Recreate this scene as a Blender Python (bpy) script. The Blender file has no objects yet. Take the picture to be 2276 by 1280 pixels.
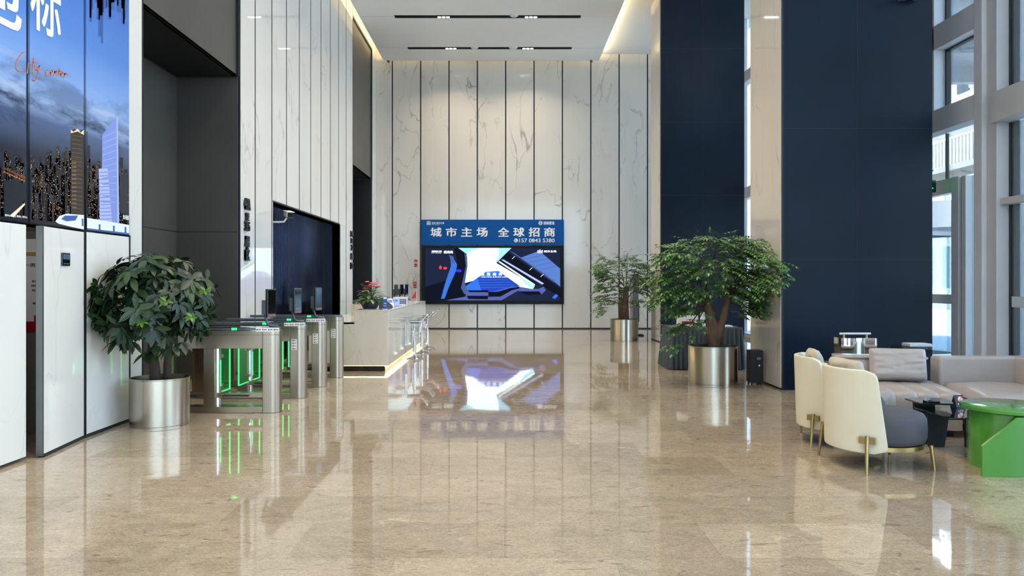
import bpy, math, random
from mathutils import Matrix, Vector, noise as mnoise
random.seed(7)
PI = math.pi
S = bpy.context.scene
COL = S.collection

# ------------------------------------------------------------------ camera, sky, exposure
F_PX, HOR, VPX, CAM_H = 1700.0, 625.0, 1122.0, 1.52
cd = bpy.data.cameras.new('camera'); cam = bpy.data.objects.new('camera', cd); COL.objects.link(cam)
cam.location = (0, 0, CAM_H); cam.rotation_euler = (PI/2, 0, 0)
cd.sensor_width = 36; cd.lens = 36*F_PX/2276
cd.shift_x = (1138-VPX)/2276; cd.shift_y = -(640-HOR)/2276
cd.clip_end = 300
S.camera = cam
S.view_settings.view_transform = 'Standard'; S.view_settings.look = 'None'
S.view_settings.exposure = 0.54; S.view_settings.gamma = 1.0
S.view_settings.use_curve_mapping = False
S.cycles.max_bounces = 7; S.cycles.diffuse_bounces = 4; S.cycles.glossy_bounces = 4
S.cycles.transparent_max_bounces = 12; S.cycles.caustics_reflective = False
S.cycles.caustics_refractive = False; S.cycles.sample_clamp_indirect = 4.0
S.cycles.use_denoising = True

SKY = 4.6
CEIL_W = 33.0         # watts of one ceiling spot cluster
COVE = 55.0
w = bpy.data.worlds.new('sky'); S.world = w; w.use_nodes = True
nt = w.node_tree; nt.nodes.clear()
out = nt.nodes.new('ShaderNodeOutputWorld'); bg = nt.nodes.new('ShaderNodeBackground')
tc = nt.nodes.new('ShaderNodeTexCoord'); sp = nt.nodes.new('ShaderNodeSeparateXYZ')
rp = nt.nodes.new('ShaderNodeValToRGB'); nz = nt.nodes.new('ShaderNodeTexNoise')
rp.color_ramp.elements[0].position = 0.0; rp.color_ramp.elements[0].color = (.72, .87, 1, 1)
rp.color_ramp.elements[1].position = 0.9; rp.color_ramp.elements[1].color = (.24, .48, .9, 1)
e = rp.color_ramp.elements.new(.3); e.color = (.50, .74, 1, 1)
nz.inputs['Scale'].default_value = 2.2; nz.inputs['Detail'].default_value = 5
cr = nt.nodes.new('ShaderNodeValToRGB'); cr.color_ramp.elements[0].position = .5; cr.color_ramp.elements[1].position = .75
mx = nt.nodes.new('ShaderNodeMix'); mx.data_type = 'RGBA'; mx.inputs[7].default_value = (.95, .98, 1, 1)
sl = bpy.data.lights.new('sun', 'SUN'); sl.energy = 21.0; sl.angle = .02; sl.color = (1, .95, .88)
sun = bpy.data.objects.new('sun', sl); COL.objects.link(sun); sun.rotation_euler = Vector((.62, -.35, -.70)).to_track_quat('-Z', 'Y').to_euler()
L = nt.links.new
L(tc.outputs['Generated'], sp.inputs[0]); L(sp.outputs['Z'], rp.inputs[0]); L(tc.outputs['Generated'], nz.inputs['Vector'])
L(nz.outputs[0], cr.inputs[0]); L(cr.outputs[0], mx.inputs[0]); L(rp.outputs[0], mx.inputs[6])
L(mx.outputs[2], bg.inputs[0]); bg.inputs[1].default_value = SKY; L(bg.outputs[0], out.inputs[0])

# ------------------------------------------------------------------ helpers
def lin(h):
    h = h.lstrip('#'); o = []
    for i in (0, 2, 4):
        c = int(h[i:i+2], 16)/255
        o.append(c/12.92 if c <= .04045 else ((c+.055)/1.055)**2.4)
    return tuple(o)
def rgba(c):
    if isinstance(c, str): c = lin(c)
    return (c[0], c[1], c[2], 1)

class MB:
    def __init__(s): s.v = []; s.f = []; s.m = []
    def add(s, vs, fs, m=0, M=None):
        b = len(s.v)
        s.v += [tuple(M @ Vector(v)) if M else tuple(v) for v in vs]
        s.f += [tuple(i+b for i in f) for f in fs]; s.m += [m]*len(fs); return s
    def box(s, x0, x1, y0, y1, z0, z1, m=0, M=None):
        vs = [(x, y, z) for z in (z0, z1) for y in (y0, y1) for x in (x0, x1)]
        return s.add(vs, [(0,2,3,1),(4,5,7,6),(0,1,5,4),(2,6,7,3),(0,4,6,2),(1,3,7,5)], m, M)
    def lathe(s, prof, c=(0,0,0), n=48, m=0, M=None, cap=True):
        vs = []; fs = []; k = len(prof)
        for i in range(n):
            a = 2*PI*i/n
            for r, z in prof: vs.append((c[0]+r*math.cos(a), c[1]+r*math.sin(a), c[2]+z))
        for i in range(n):
            j = (i+1) % n
            for q in range(k-1): fs.append((i*k+q, j*k+q, j*k+q+1, i*k+q+1))
        if cap:
            if prof[0][0] > 1e-6: fs.append(tuple(i*k for i in reversed(range(n))))
            if prof[-1][0] > 1e-6: fs.append(tuple(i*k+k-1 for i in range(n)))
        return s.add(vs, fs, m, M)
    def cyl(s, x, y, z0, z1, r, n=24, m=0, r2=None, M=None):
        return s.lathe([(r, z0), (r if r2 is None else r2, z1)], (x, y, 0), n, m, M)
    def tube(s, pts, r, n=10, m=0, M=None, close=False):
        pts = [Vector(p) for p in pts]; vs = []; fs = []
        rs = r if isinstance(r, (list, tuple)) else [r]*len(pts)
        up0 = None
        for i, p in enumerate(pts):
            a = pts[i-1] if (i > 0 or close) else p
            b = pts[(i+1) % len(pts)] if (i < len(pts)-1 or close) else p
            t = (b-a).normalized()
            if up0 is None:
                up0 = Vector((0,0,1)) if abs(t.z) < .9 else Vector((1,0,0))
            u = (up0 - t*up0.dot(t))
            if u.length < 1e-5: u = t.orthogonal()
            u.normalize(); up0 = u; w2 = t.cross(u)
            for k in range(n):
                q = 2*PI*k/n
                vs.append(p + (u*math.cos(q) + w2*math.sin(q))*rs[i])
        N = len(pts)
        for i in range(N if close else N-1):
            j = (i+1) % N
            for k in range(n):
                l = (k+1) % n
                fs.append((i*n+k, i*n+l, j*n+l, j*n+k))
        if not close:
            fs.append(tuple(reversed(range(n)))); fs.append(tuple((N-1)*n+k for k in range(n)))
        return s.add(vs, fs, m, M)
    def prism(s, poly, d0, d1, axis='z', m=0, M=None):
        n = len(poly)
        def mk(a, b, d): return {'z': (a, b, d), 'y': (a, d, b), 'x': (d, a, b)}[axis]
        vs = [mk(a, b, d0) for a, b in poly] + [mk(a, b, d1) for a, b in poly]
        fs = [tuple(reversed(range(n))), tuple(range(n, 2*n))]
        fs += [(i, (i+1) % n, n+(i+1) % n, n+i) for i in range(n)]
        return s.add(vs, fs, m, M)
    def build(s, name, mats, parent=None, smooth=False, bevel=0, seg=2, sub=0, loc=None, normals=True, solid=0):
        me = bpy.data.meshes.new(name); me.from_pydata([tuple(v) for v in s.v], [], s.f)
        if not isinstance(mats, (list, tuple)): mats = [mats]
        for mm in mats: me.materials.append(mm)
        me.polygons.foreach_set('material_index', s.m)
        if smooth:
            me.polygons.foreach_set('use_smooth', [True]*len(s.f))
        me.update()
        if normals:
            import bmesh
            bm = bmesh.new(); bm.from_mesh(me); bmesh.ops.recalc_face_normals(bm, faces=bm.faces); bm.to_mesh(me); bm.free()
        if smooth == 'auto':
            me.polygons.foreach_set('use_smooth', [True]*len(me.polygons)); me.set_sharp_from_angle(angle=math.radians(38))
        o = bpy.data.objects.new(name, me); COL.objects.link(o)
        if loc: o.location = loc
        if parent: o.parent = parent
        if solid:
            md = o.modifiers.new('solid', 'SOLIDIFY'); md.thickness = solid; md.offset = 0
        if bevel:
            md = o.modifiers.new('bevel', 'BEVEL'); md.width = bevel; md.segments = seg; md.limit_method = 'ANGLE'
            md.harden_normals = False
        if sub:
            md = o.modifiers.new('sub', 'SUBSURF'); md.levels = sub; md.render_levels = sub
        return o

def tag(o, label, cat, group=None):
    o['label'] = label; o['category'] = cat
    if group: o['group'] = group
    return o
def thing(name, label, cat, loc=(0,0,0), rz=0, group=None):
    o = bpy.data.objects.new(name, None); COL.objects.link(o); o.location = loc; o.rotation_euler = (0,0,rz)
    o.empty_display_size = .1
    return tag(o, label, cat, group)
def struct(o, label=None):
    o['kind'] = 'structure'
    if label: o['label'] = label
    return o
def copy_tree(o, parent=None):
    c = o.copy(); COL.objects.link(c)
    if parent: c.parent = parent
    for ch in list(o.children): copy_tree(ch, c)
    return c

def text_geo(body, size=1, offset=0, shear=0, extrude=0):
    cu = bpy.data.curves.new('t', 'FONT'); cu.body = body; cu.size = size; cu.offset = offset; cu.shear = shear
    cu.extrude = extrude; cu.resolution_u = 3
    o = bpy.data.objects.new('t', cu); COL.objects.link(o)
    dg = bpy.context.evaluated_depsgraph_get(); dg.update()
    me = bpy.data.meshes.new_from_object(o.evaluated_get(dg))
    vs = [tuple(v.co) for v in me.vertices]; fs = [tuple(p.vertices) for p in me.polygons]
    bpy.data.objects.remove(o); bpy.data.meshes.remove(me); bpy.data.curves.remove(cu)
    return vs, fs
def fit_text(body, w, h, offset=.0, shear=0, depth=0):
    """text scaled into a w x h rectangle centred on the origin, in the xy plane"""
    vs, fs = text_geo(body, 1, offset, shear, .5 if depth else 0)
    xs = [v[0] for v in vs]; ys = [v[1] for v in vs]
    x0, x1, y0, y1 = min(xs), max(xs), min(ys), max(ys)
    return [((v[0]-(x0+x1)/2)*w/(x1-x0), (v[1]-(y0+y1)/2)*h/(y1-y0), v[2]*depth) for v in vs], fs

# ------------------------------------------------------------------ materials
def base(name):
    m = bpy.data.materials.new(name); m.use_nodes = True
    n = m.node_tree; b = n.nodes['Principled BSDF']
    return m, n, b
def mat(name, col, rough=.5, metal=0, var=.05, vs=6, bump=0, coat=0, emis=None, es=0, stretch=None, spec=.5):
    m, n, b = base(name); c = rgba(col)
    g = n.nodes.new('ShaderNodeTexCoord'); mp = n.nodes.new('ShaderNodeMapping'); t = n.nodes.new('ShaderNodeTexNoise')
    if stretch: mp.inputs['Scale'].default_value = stretch
    t.inputs['Scale'].default_value = vs; t.inputs['Detail'].default_value = 4
    r = n.nodes.new('ShaderNodeValToRGB')
    r.color_ramp.elements[0].position = .3; r.color_ramp.elements[1].position = .7
    r.color_ramp.elements[0].color = (c[0]*(1-var), c[1]*(1-var), c[2]*(1-var), 1)
    r.color_ramp.elements[1].color = (min(1, c[0]*(1+var)), min(1, c[1]*(1+var)), min(1, c[2]*(1+var)), 1)
    l = n.links.new
    l(g.outputs['Object'], mp.inputs[0]); l(mp.outputs[0], t.inputs['Vector']); l(t.outputs[0], r.inputs[0]); l(r.outputs[0], b.inputs['Base Color'])
    b.inputs['Roughness'].default_value = rough; b.inputs['Metallic'].default_value = metal
    b.inputs['Specular IOR Level'].default_value = spec
    b.inputs['Coat Weight'].default_value = coat; b.inputs['Coat Roughness'].default_value = .08
    if emis is not None:
        b.inputs['Emission Color'].default_value = rgba(emis); b.inputs['Emission Strength'].default_value = es
    if bump:
        bp = n.nodes.new('ShaderNodeBump'); bp.inputs['Strength'].default_value = bump; bp.inputs['Distance'].default_value = .01
        l(t.outputs[0], bp.inputs['Height']); l(bp.outputs[0], b.inputs['Normal'])
    return m
def math_node(n, op, a, b=None):
    k = n.nodes.new('ShaderNodeMath'); k.operation = op
    for i, x in enumerate((a, b)):
        if x is None: continue
        if isinstance(x, (int, float)): k.inputs[i].default_value = x
        else: n.links.new(x, k.inputs[i])
    return k.outputs[0]
def mixc(n, fac, a, b, mode='MIX'):
    k = n.nodes.new('ShaderNodeMix'); k.data_type = 'RGBA'; k.blend_type = mode
    for i, x in ((0, fac), (6, a), (7, b)):
        if isinstance(x, (int, float)): k.inputs[i].default_value = x
        elif isinstance(x, tuple): k.inputs[i].default_value = x
        else: n.links.new(x, k.inputs[i])
    return k.outputs[2]
def ramp(n, x, stops):
    k = n.nodes.new('ShaderNodeValToRGB'); el = k.color_ramp.elements
    while len(el) < len(stops): el.new(.5)
    for e_, (p, c) in zip(el, stops):
        e_.position = p; e_.color = (c, c, c, 1) if isinstance(c, (int, float)) else rgba(c)
    n.links.new(x, k.inputs[0]); return k.outputs[0]
def noise(n, vec, scale, detail=5, dist=0, rough=.5):
    k = n.nodes.new('ShaderNodeTexNoise'); k.inputs['Scale'].default_value = scale; k.inputs['Detail'].default_value = detail
    k.inputs['Distortion'].default_value = dist; k.inputs['Roughness'].default_value = rough
    n.links.new(vec, k.inputs['Vector']); return k.outputs[0]
def mapped(n, vec, scale=(1,1,1), rot=(0,0,0)):
    k = n.nodes.new('ShaderNodeMapping'); k.inputs['Scale'].default_value = scale; k.inputs['Rotation'].default_value = rot
    n.links.new(vec, k.inputs[0]); return k.outputs[0]
def thin(n, x, w):                       # 1 on the level line x = .5, 0 away from it
    d = math_node(n, 'ABSOLUTE', math_node(n, 'SUBTRACT', x, .5))
    return ramp(n, d, [(0, 1.0), (w, 0.0)])

def marble(name, white, vein, amount=.6, rough=.06, scale=1.0, rot=(.5, .6, .3), island=True):
    m, n, b = base(name)
    g = n.nodes.new('ShaderNodeNewGeometry'); vec = g.outputs['Position']
    if island:
        cmb = n.nodes.new('ShaderNodeCombineXYZ')
        r7 = math_node(n, 'MULTIPLY', g.outputs['Random Per Island'], 37.0)
        for i in range(3): n.links.new(r7, cmb.inputs[i])
        va = n.nodes.new('ShaderNodeVectorMath'); va.operation = 'ADD'
        n.links.new(vec, va.inputs[0]); n.links.new(cmb.outputs[0], va.inputs[1]); vec = va.outputs[0]
    mp = mapped(n, vec, (1.5*scale, 1.5*scale, .55*scale), rot)
    a = thin(n, noise(n, mp, .8, 5, .35, .45), .009)
    a2 = thin(n, noise(n, mapped(n, vec, (1.2*scale, 1.2*scale, .45*scale), (-.4, .7, 1.1)), 1.1, 5, .4, .45), .006)
    msk = ramp(n, noise(n, vec, .9*scale, 3), [(.42, 0.0), (.6, 1.0)])
    soft = ramp(n, noise(n, mp, .9, 4, .6), [(.5, 0.0), (.75, 1.0)])
    v1 = math_node(n, 'MULTIPLY', math_node(n, 'MAXIMUM', a, math_node(n, 'MULTIPLY', a2, .6)), msk)
    fac = math_node(n, 'MULTIPLY', math_node(n, 'MAXIMUM', v1, math_node(n, 'MULTIPLY', soft, .16)), amount)
    n.links.new(mixc(n, fac, rgba(white), rgba(vein)), b.inputs['Base Color'])
    b.inputs['Roughness'].default_value = rough
    return m

def floor_mat():
    m, n, b = base('polished_beige_marble')
    g = n.nodes.new('ShaderNodeNewGeometry'); P = g.outputs['Position']
    br = n.nodes.new('ShaderNodeTexBrick'); br.inputs['Scale'].default_value = 1
    br.inputs['Brick Width'].default_value = 1.2; br.inputs['Row Height'].default_value = .6
    br.inputs['Mortar Size'].default_value = .0012; br.inputs['Bias'].default_value = 0
    br.inputs['Color1'].default_value = (.33, .262, .182, 1); br.inputs['Color2'].default_value = (.44, .355, .255, 1)
    br.inputs['Mortar'].default_value = (.25, .20, .14, 1)
    n.links.new(P, br.inputs['Vector'])
    st = noise(n, mapped(n, P, (1.4, 2.3, 1), (0, 0, .12)), 2.2, 10, 1.4, .70)
    c = mixc(n, 1.0, br.outputs[0], ramp(n, st, [(.28, .74), (.5, .97), (.72, 1.15)]), 'MULTIPLY')
    fine = noise(n, mapped(n, P, (8, 12, 1), (0, 0, .12)), 2.6, 8, 2.2, .72)
    c = mixc(n, .75, c, ramp(n, fine, [(.32, .72), (.5, 1.0), (.68, 1.18)]), 'MULTIPLY')
    spk = noise(n, mapped(n, P, (30, 52, 1), (0, 0, .2)), 1.6, 6, 1.5, .75)
    c = mixc(n, .8, c, ramp(n, spk, [(.36, .60), (.5, 1.0), (.64, 1.35)]), 'MULTIPLY')
    fos = ramp(n, noise(n, mapped(n, P, (2.2, 5.0, 1), (0, 0, .25)), 3.2, 4, 1.0), [(.64, 0.0), (.68, .7)])
    c = mixc(n, fos, c, rgba('#7d6c56'))
    wv = thin(n, noise(n, mapped(n, P, (.5, 1.5, 1), (0, 0, .3)), 1.5, 4, .5), .0035)
    wm = ramp(n, noise(n, P, .8, 2), [(.55, 0.0), (.65, .7)])
    c = mixc(n, math_node(n, 'MULTIPLY', wv, wm), c, rgba('#dccfb4'))
    n.links.new(c, b.inputs['Base Color'])
    b.inputs['Roughness'].default_value = .035; b.inputs['Specular IOR Level'].default_value = .55
    bp = n.nodes.new('ShaderNodeBump'); bp.inputs['Strength'].default_value = .02; bp.inputs['Distance'].default_value = .02
    n.links.new(noise(n, P, 3.0, 2), bp.inputs['Height']); n.links.new(bp.outputs[0], b.inputs['Normal'])
    return m

def glass_mat(name, tint=(.93, .97, 1), refl=1.0, rough=0.0):
    m = bpy.data.materials.new(name); m.use_nodes = True; n = m.node_tree; n.nodes.clear()
    o = n.nodes.new('ShaderNodeOutputMaterial'); t = n.nodes.new('ShaderNodeBsdfTransparent'); g = n.nodes.new('ShaderNodeBsdfGlossy')
    f = n.nodes.new('ShaderNodeFresnel'); f.inputs[0].default_value = 1.5
    t.inputs[0].default_value = (*tint, 1); g.inputs['Roughness'].default_value = rough
    x = n.nodes.new('ShaderNodeMixShader')
    n.links.new(math_node(n, 'MULTIPLY', f.outputs[0], refl), x.inputs[0])
    n.links.new(t.outputs[0], x.inputs[1]); n.links.new(g.outputs[0], x.inputs[2]); n.links.new(x.outputs[0], o.inputs[0])
    return m
def emit(name, col, s):
    m = bpy.data.materials.new(name); m.use_nodes = True; n = m.node_tree; n.nodes.clear()
    o = n.nodes.new('ShaderNodeOutputMaterial'); e_ = n.nodes.new('ShaderNodeEmission')
    e_.inputs[0].default_value = rgba(col); e_.inputs[1].default_value = s; n.links.new(e_.outputs[0], o.inputs[0])
    return m
def leaf_mat(name, c1, c2, c3, rough=.32):
    m, n, b = base(name); g = n.nodes.new('ShaderNodeNewGeometry')
    n.links.new(ramp(n, g.outputs['Random Per Island'], [(0, c1), (.6, c2), (1, c3)]), b.inputs['Base Color'])
    b.inputs['Roughness'].default_value = rough
    return m
def brushed(name, col, rough=.28, axis='z', aniso=.6):
    m, n, b = base(name); g = n.nodes.new('ShaderNodeTexCoord')
    sc = {'z': (60, 60, 1.2), 'x': (1.2, 60, 60)}[axis]
    s = noise(n, mapped(n, g.outputs['Object'], sc), 3, 3)
    n.links.new(mixc(n, 1.0, rgba(col), ramp(n, s, [(.3, .975), (.7, 1.015)]), 'MULTIPLY'), b.inputs['Base Color'])
    b.inputs['Metallic'].default_value = 1; b.inputs['Roughness'].default_value = rough
    n.links.new(ramp(n, s, [(.3, rough*.95), (.7, rough*1.05)]), b.inputs['Roughness'])
    return m

M = {}
M['floor'] = floor_mat()
M['marble_back'] = marble('veined_marble', '#d3cec5', '#8d8a84', .85, .10, .75)
M['marble_left'] = marble('pale_marble', '#d6d4ce', '#9c9c99', .6, .03, .75)
M['marble_col'] = marble('beige_marble', '#d8cfc0', '#9a8c7a', .6, .05, .9)
M['marble_desk'] = marble('desk_marble', '#d6cdbd', '#a3957f', .45, .08, 1.6, (1.2, .2, .1))
M['door_white'] = marble('glossy_white_marble', '#dedbd3', '#a2a4a6', .5, .02, .9)
M['ceiling'] = mat('ceiling_paint', '#f3f0ea', .75, var=.01, vs=2)
M['ceiling_side'] = mat('ceiling_side_paint', '#e2e2e0', .6, var=.01, vs=2)
M['groove'] = mat('black_groove', '#17151a', .5, var=.05)
M['dark_metal'] = mat('dark_steel_panel', '#4a4843', .42, metal=.1, var=.16, vs=.7, spec=.5)
M['dark_blue'] = mat('dark_column_panel', '#0c1a2a', .32, metal=.0, var=.25, vs=.9, spec=.22)
M['black'] = mat('matt_black', '#0c0c0d', .5)
M['gloss_black'] = mat('gloss_black', '#0a0a0c', .06, var=.02, coat=.3)
M['steel'] = brushed('brushed_steel', '#b4a998', .24)
M['steel_gate'] = brushed('gate_steel', '#a59684', .30, 'x')
M['chrome'] = mat('chrome', '#d2d2d2', .08, metal=1, var=.02)
M['frame'] = mat('window_frame_paint', '#cfd0d2', .45, var=.03, vs=3)
M['frame_warm'] = mat('window_frame_shell', '#c6c5c4', .5, var=.03, vs=3)
M['gasket'] = mat('gasket', '#15181c', .5)
M['glass'] = glass_mat('clear_window_glass', (.90, .96, .99), .8)
M['gate_glass'] = glass_mat('gate_glass', (.80, .90, .84), .8)
M['led'] = emit('cove_led', (1, .80, .46), COVE)
M['lamp'] = emit('spot_lamp', (1, .96, .9), 14)
M['green_led'] = emit('green_led', (.03, 1, .16), 2.0)
M['green_pane'] = None
M['white'] = mat('white_plastic', '#e4e4e2', .35, var=.02)
M['paper'] = mat('white_paper', '#f0f0ee', .6, var=.02)
M['red'] = mat('sign_red', '#a01420', .45, var=.05)
M['brass'] = mat('brushed_brass', '#a8905f', .3, metal=1, var=.08, vs=20)
M['cream'] = mat('cream_leather', '#ded6bc', .5, var=.02, vs=12, bump=.03)
M['grey_velvet'] = mat('grey_velvet', '#4b4a50', .75, var=.12, vs=5)
M['taupe'] = mat('taupe_leather', '#aaa099', .30, var=.05, vs=7, bump=.06)
M['pillow'] = mat('silver_taupe_fabric', '#b3aaa3', .42, var=.06, vs=8)
M['sand'] = mat('sand_fabric', '#bdae9b', .7, var=.05, vs=15)
M['green'] = mat('green_lacquer', '#529838', .18, var=.03, vs=3, coat=.9)
M['skirt'] = mat('slate_cloth', '#4a545b', .8, var=.05, vs=10)
M['trunk'] = mat('bark', '#6e5540', .85, var=.3, vs=25, bump=.5, stretch=(1, 1, .3))
M['soil'] = mat('soil', '#241c16', .9, var=.3, vs=30, bump=.6)

# ------------------------------------------------------------------ the room
XL, YB, ZC, ZU = -4.10, 24.38, 8.49, 8.76
XW = 6.70
struct(MB().box(-6.2, 7.0, -10, 24.6, -.2, 0).build('floor', M['floor']), 'polished beige marble floor of large tiles')
cl = MB().box(-3.83, 2.975, -9.8, 24.17, ZC, ZC+.10)
struct(cl.build('ceiling', M['ceiling']), 'white dropped ceiling island with light coves')
cu = MB().box(2.6, 7.0, -10, 24.6, ZU, ZU+.2).box(-4.5, 2.6, -10, 24.6, 9.2, 9.4).box(2.5, 2.6, -10, 24.6, ZU, 9.2)
struct(cu.build('ceiling_upper', M['ceiling_side']), 'upper ceiling above the coves')
cs = MB()
for k in range(9):
    y = 22.85-2.72*k; cs.box(-3.83, -2.93, y-.003, y+.003, ZC-.001, ZC+.002).box(2.03, 2.975, y-.003, y+.003, ZC-.001, ZC+.002)
struct(cs.build('trim_4', mat('joint_grey', '#9a978f', .8)), 'hairline joints of the ceiling island')
# cove LED strips lying on the island's rim
def strip(x0, x1, y0, y1, z0, z1, nm='cove_light', lab=None):
    o = MB().box(x0, x1, y0, y1, z0, z1).build(nm, M['led'])
    tag(o, lab, 'strip light'); return o
strip(-3.72, -3.69, 2, 24.05, ZC+.105, ZC+.125, lab='warm cove strip light along the left ceiling edge')
strip(2.83, 2.86, 2, 24.05, ZC+.105, ZC+.125, lab='warm cove strip light along the right ceiling edge')
strip(-3.6, 2.75, 24.03, 24.06, ZC+.105, ZC+.125, lab='warm cove strip light along the back ceiling edge')

# back wall: dark backing with marble slabs on it, open grooves between
struct(MB().box(-6, 7.0, YB+.02, YB+.3, 0, 9.4).build('wall_back_core', M['groove']), 'dark backing of the back wall')
seams = [-3.585+.9034*k for k in range(0, 12)]
bw = MB(); xs = [XL-.02] + seams
for a, b_ in zip(xs[:-1], xs[1:]): bw.box(a+.02, b_-.02, YB-.02, YB+.02, .035, 9.3)
struct(bw.build('wall_back', M['marble_back'], bevel=.004, seg=1), 'back wall of tall veined marble slabs')
struct(MB().box(-4.1, 6.6, YB-.025, YB+.02, 0, .03).build('baseboard_back', M['groove']))

# left wall
P1, P2 = (8.67, 11.83), (20.66, 23.70)       # two portals
ZP = 4.68
lw = MB()
def lpanel(y0, y1, z0, z1): lw.box(XL-.02, XL+.0, y0, y1, z0, z1)
g_ = .014
ys = [11.86, 12.56] + [12.56+.9*k for k in range(1, 9)] + [20.62]
NY = (13.53, 18.99); NZ = 2.92
for a, b_ in zip(ys[:-1], ys[1:]):
    lo, hi = a+g_, b_-g_
    if b_ <= NY[0]+.05: lpanel(lo, hi, .03, 9.2)
    elif a >= NY[1]-.1: lpanel(lo, hi, .03, 9.2)
    else:
        lpanel(lo, hi, NZ, 9.2)
        if lo < NY[0]: lpanel(lo, NY[0], .03, NZ)
        if hi > NY[1]: lpanel(NY[1], hi, .03, NZ)
lpanel(P2[1]+.02, YB-.02, .03, 9.2); lpanel(P2[0]-.03, P2[1]+.02, 8.72, 9.2); lpanel(8.31, 8.64, .03, 9.2)
lpanel(P1[0]-.03, P1[1]+.03, 8.72, 9.2)
for k in range(14): lpanel(4.85-.9*(k+1)+g_, 4.85-.9*k-g_, .03, 9.2)
struct(lw.build('wall_left', M['marble_left'], bevel=.003, seg=1), 'left wall of pale glossy marble slabs')
gr = MB()
for y in ys[1:-1]:
    zlo = NZ if NY[0] < y < NY[1] else .03
    gr.box(XL-.02, XL+.002, y-.021, y+.021, zlo, 9.2)
gr.box(XL-.02, XL+.002, 11.83, 11.862, .03, 9.2); gr.box(XL-.02, XL+.002, 20.60, 20.64, .03, 9.2)
struct(gr.build('trim_3', M['groove']), 'dark metal strips between the left marble slabs')
lc = MB()
lc.box(-4.4, XL-.021, -10, 4.9, 0, 9.3)
lc.box(-4.4, XL-.021, 4.9, 8.3, 2.02, 9.3)
lc.box(-4.4, XL-.021, 8.3, P1[0], 0, 9.3)
lc.box(-4.4, XL-.021, P1[0], P1[1], 8.72, 9.3)
lc.box(-4.4, XL-.021, P1[1]+.02, NY[0], 0, 9.3); lc.box(-4.4, XL-.021, NY[0], NY[1], NZ, 9.3); lc.box(-4.4, XL-.021, NY[1], P2[0]-.02, 0, 9.3)
lc.box(-4.4, XL-.021, P2[0], P2[1], 8.72, 9.3); lc.box(-4.4, XL-.021, P2[1]+.02, YB+.02, 0, 9.3)
struct(lc.build('wall_left_core', M['groove']), 'dark backing of the left wall')
struct(MB().box(-6, 7, -10.2, -10, 7.6, 9.4).box(-6, -3.9, -10.2, -10, 0, 7.6).build('wall_front', M['marble_left']), 'wall behind the viewer')
wf = MB()
for k in range(6): wf.box(-3.9+k*2.1-.06, -3.9+k*2.1+.06, -10.15, -9.95, 0, 7.6)
for z in (0, 3.0, 7.5): wf.box(-3.9, 6.7, -10.15, -9.98, z, z+.12)
wf = struct(wf.build('window_unseen', M['frame']), 'unseen glazed front behind the viewer, for its sky light')  # unseen front, glazed so sky light reaches columns and ceiling
MB().box(-3.9, 6.7, -10.08, -10.07, .1, 7.6).build('pane', M['glass'], wf)
def portal(name, p, deep, lab):
    y0, y1 = p
    o = MB()
    o.box(XL-.09, XL-.05, y0, y1, ZP+.0, 8.7)                       # fascia
    o.box(XL-deep-.1, XL-deep, y0-.6, y1, 0, ZP)                     # back face
    o.box(XL-deep-.1, XL-.03, y1, y1+.03, 0, 8.7); o.box(XL-.1, XL-.03, y0-.03, y0, 0, 8.7)   # jambs
    o.box(XL-deep-.1, XL-.1, y0-.63, y0-.6, 0, ZP)
    o.box(XL-deep-.1, XL-.05, y0-.6, y1, ZP-.0, ZP+.04, 1)             # soffit
    o.box(XL-.06, XL-.005, y0-.03, y0+.02, 0, 8.72, 1); o.box(XL-.06, XL-.005, y1-.02, y1+.03, ZP, 8.72, 1); o.box(XL-.06, XL-.005, y0, y1, 8.66, 8.72, 1)
    struct(o.build(name, [M['dark_metal'], M['black']], bevel=.004, seg=1), lab)
portal('wall_portal', P1, .97, 'dark steel portal in the left wall beside the billboard')
# horizontal sheet joints of the near portal
j = MB()
for z in (2.28, 4.66): j.box(XL-.969, XL-.966, 9.6, 11.83, z, z+.008); j.box(XL-.965, XL-.03, 11.826, 11.829, z, z+.008)
struct(j.build('trim_1', M['groove']))
o = MB(); y0, y1 = P2
o.box(XL-.09, XL-.05, y0, y1, ZP, 8.7)
o.box(XL-2.6, XL-2.5, y0-.5, y1+.5, 0, ZP, 1); o.box(XL-2.5, XL-.03, y1, y1+.03, 0, ZP, 1); o.box(XL-2.5, XL-.42, y0-.03, y0, 0, ZP, 1)
o.box(XL-2.5, XL-.05, y0, y1, ZP, ZP+.04, 1)
o.box(XL-.06, XL-.005, y0-.03, y0+.02, 0, 8.72, 1); o.box(XL-.06, XL-.005, y1-.02, y1+.03, ZP, 8.72, 1); o.box(XL-.06, XL-.005, y0, y1, 8.66, 8.72, 1)
struct(o.build('wall_portal_far', [M['dark_metal'], M['black']], bevel=.004, seg=1), 'dark steel portal in the left wall beside the back wall')
# fluted dark niche
fl = MB(); fl.box(XL-.30, XL-.22, NY[0], NY[1], 0, NZ)
n_fl = 56; dy = (NY[1]-NY[0])/n_fl
for k in range(n_fl):
    yc = NY[0]+dy*(k+.5)
    fl.prism([(XL-.22+.055*math.sin(a), yc-.37*dy*math.cos(a)) for a in [PI*q/6 for q in range(7)]], .02, NZ, 'z')
M['flute'] = mat('midnight_blue_flute', '#1a1f30', .13, metal=.85, var=.1, vs=3)
struct(fl.build('wall_niche', M['flute']), 'fluted midnight blue wall niche behind the turnstiles')
t2 = MB(); t2.box(XL-.22, XL+.004, NY[0]-.02, NY[1]+.02, NZ, NZ+.03); t2.box(XL-.22, XL+.004, NY[1]-.0, NY[1]+.05, 0, NZ)
struct(t2.build('trim_2', M['black']))

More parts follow.
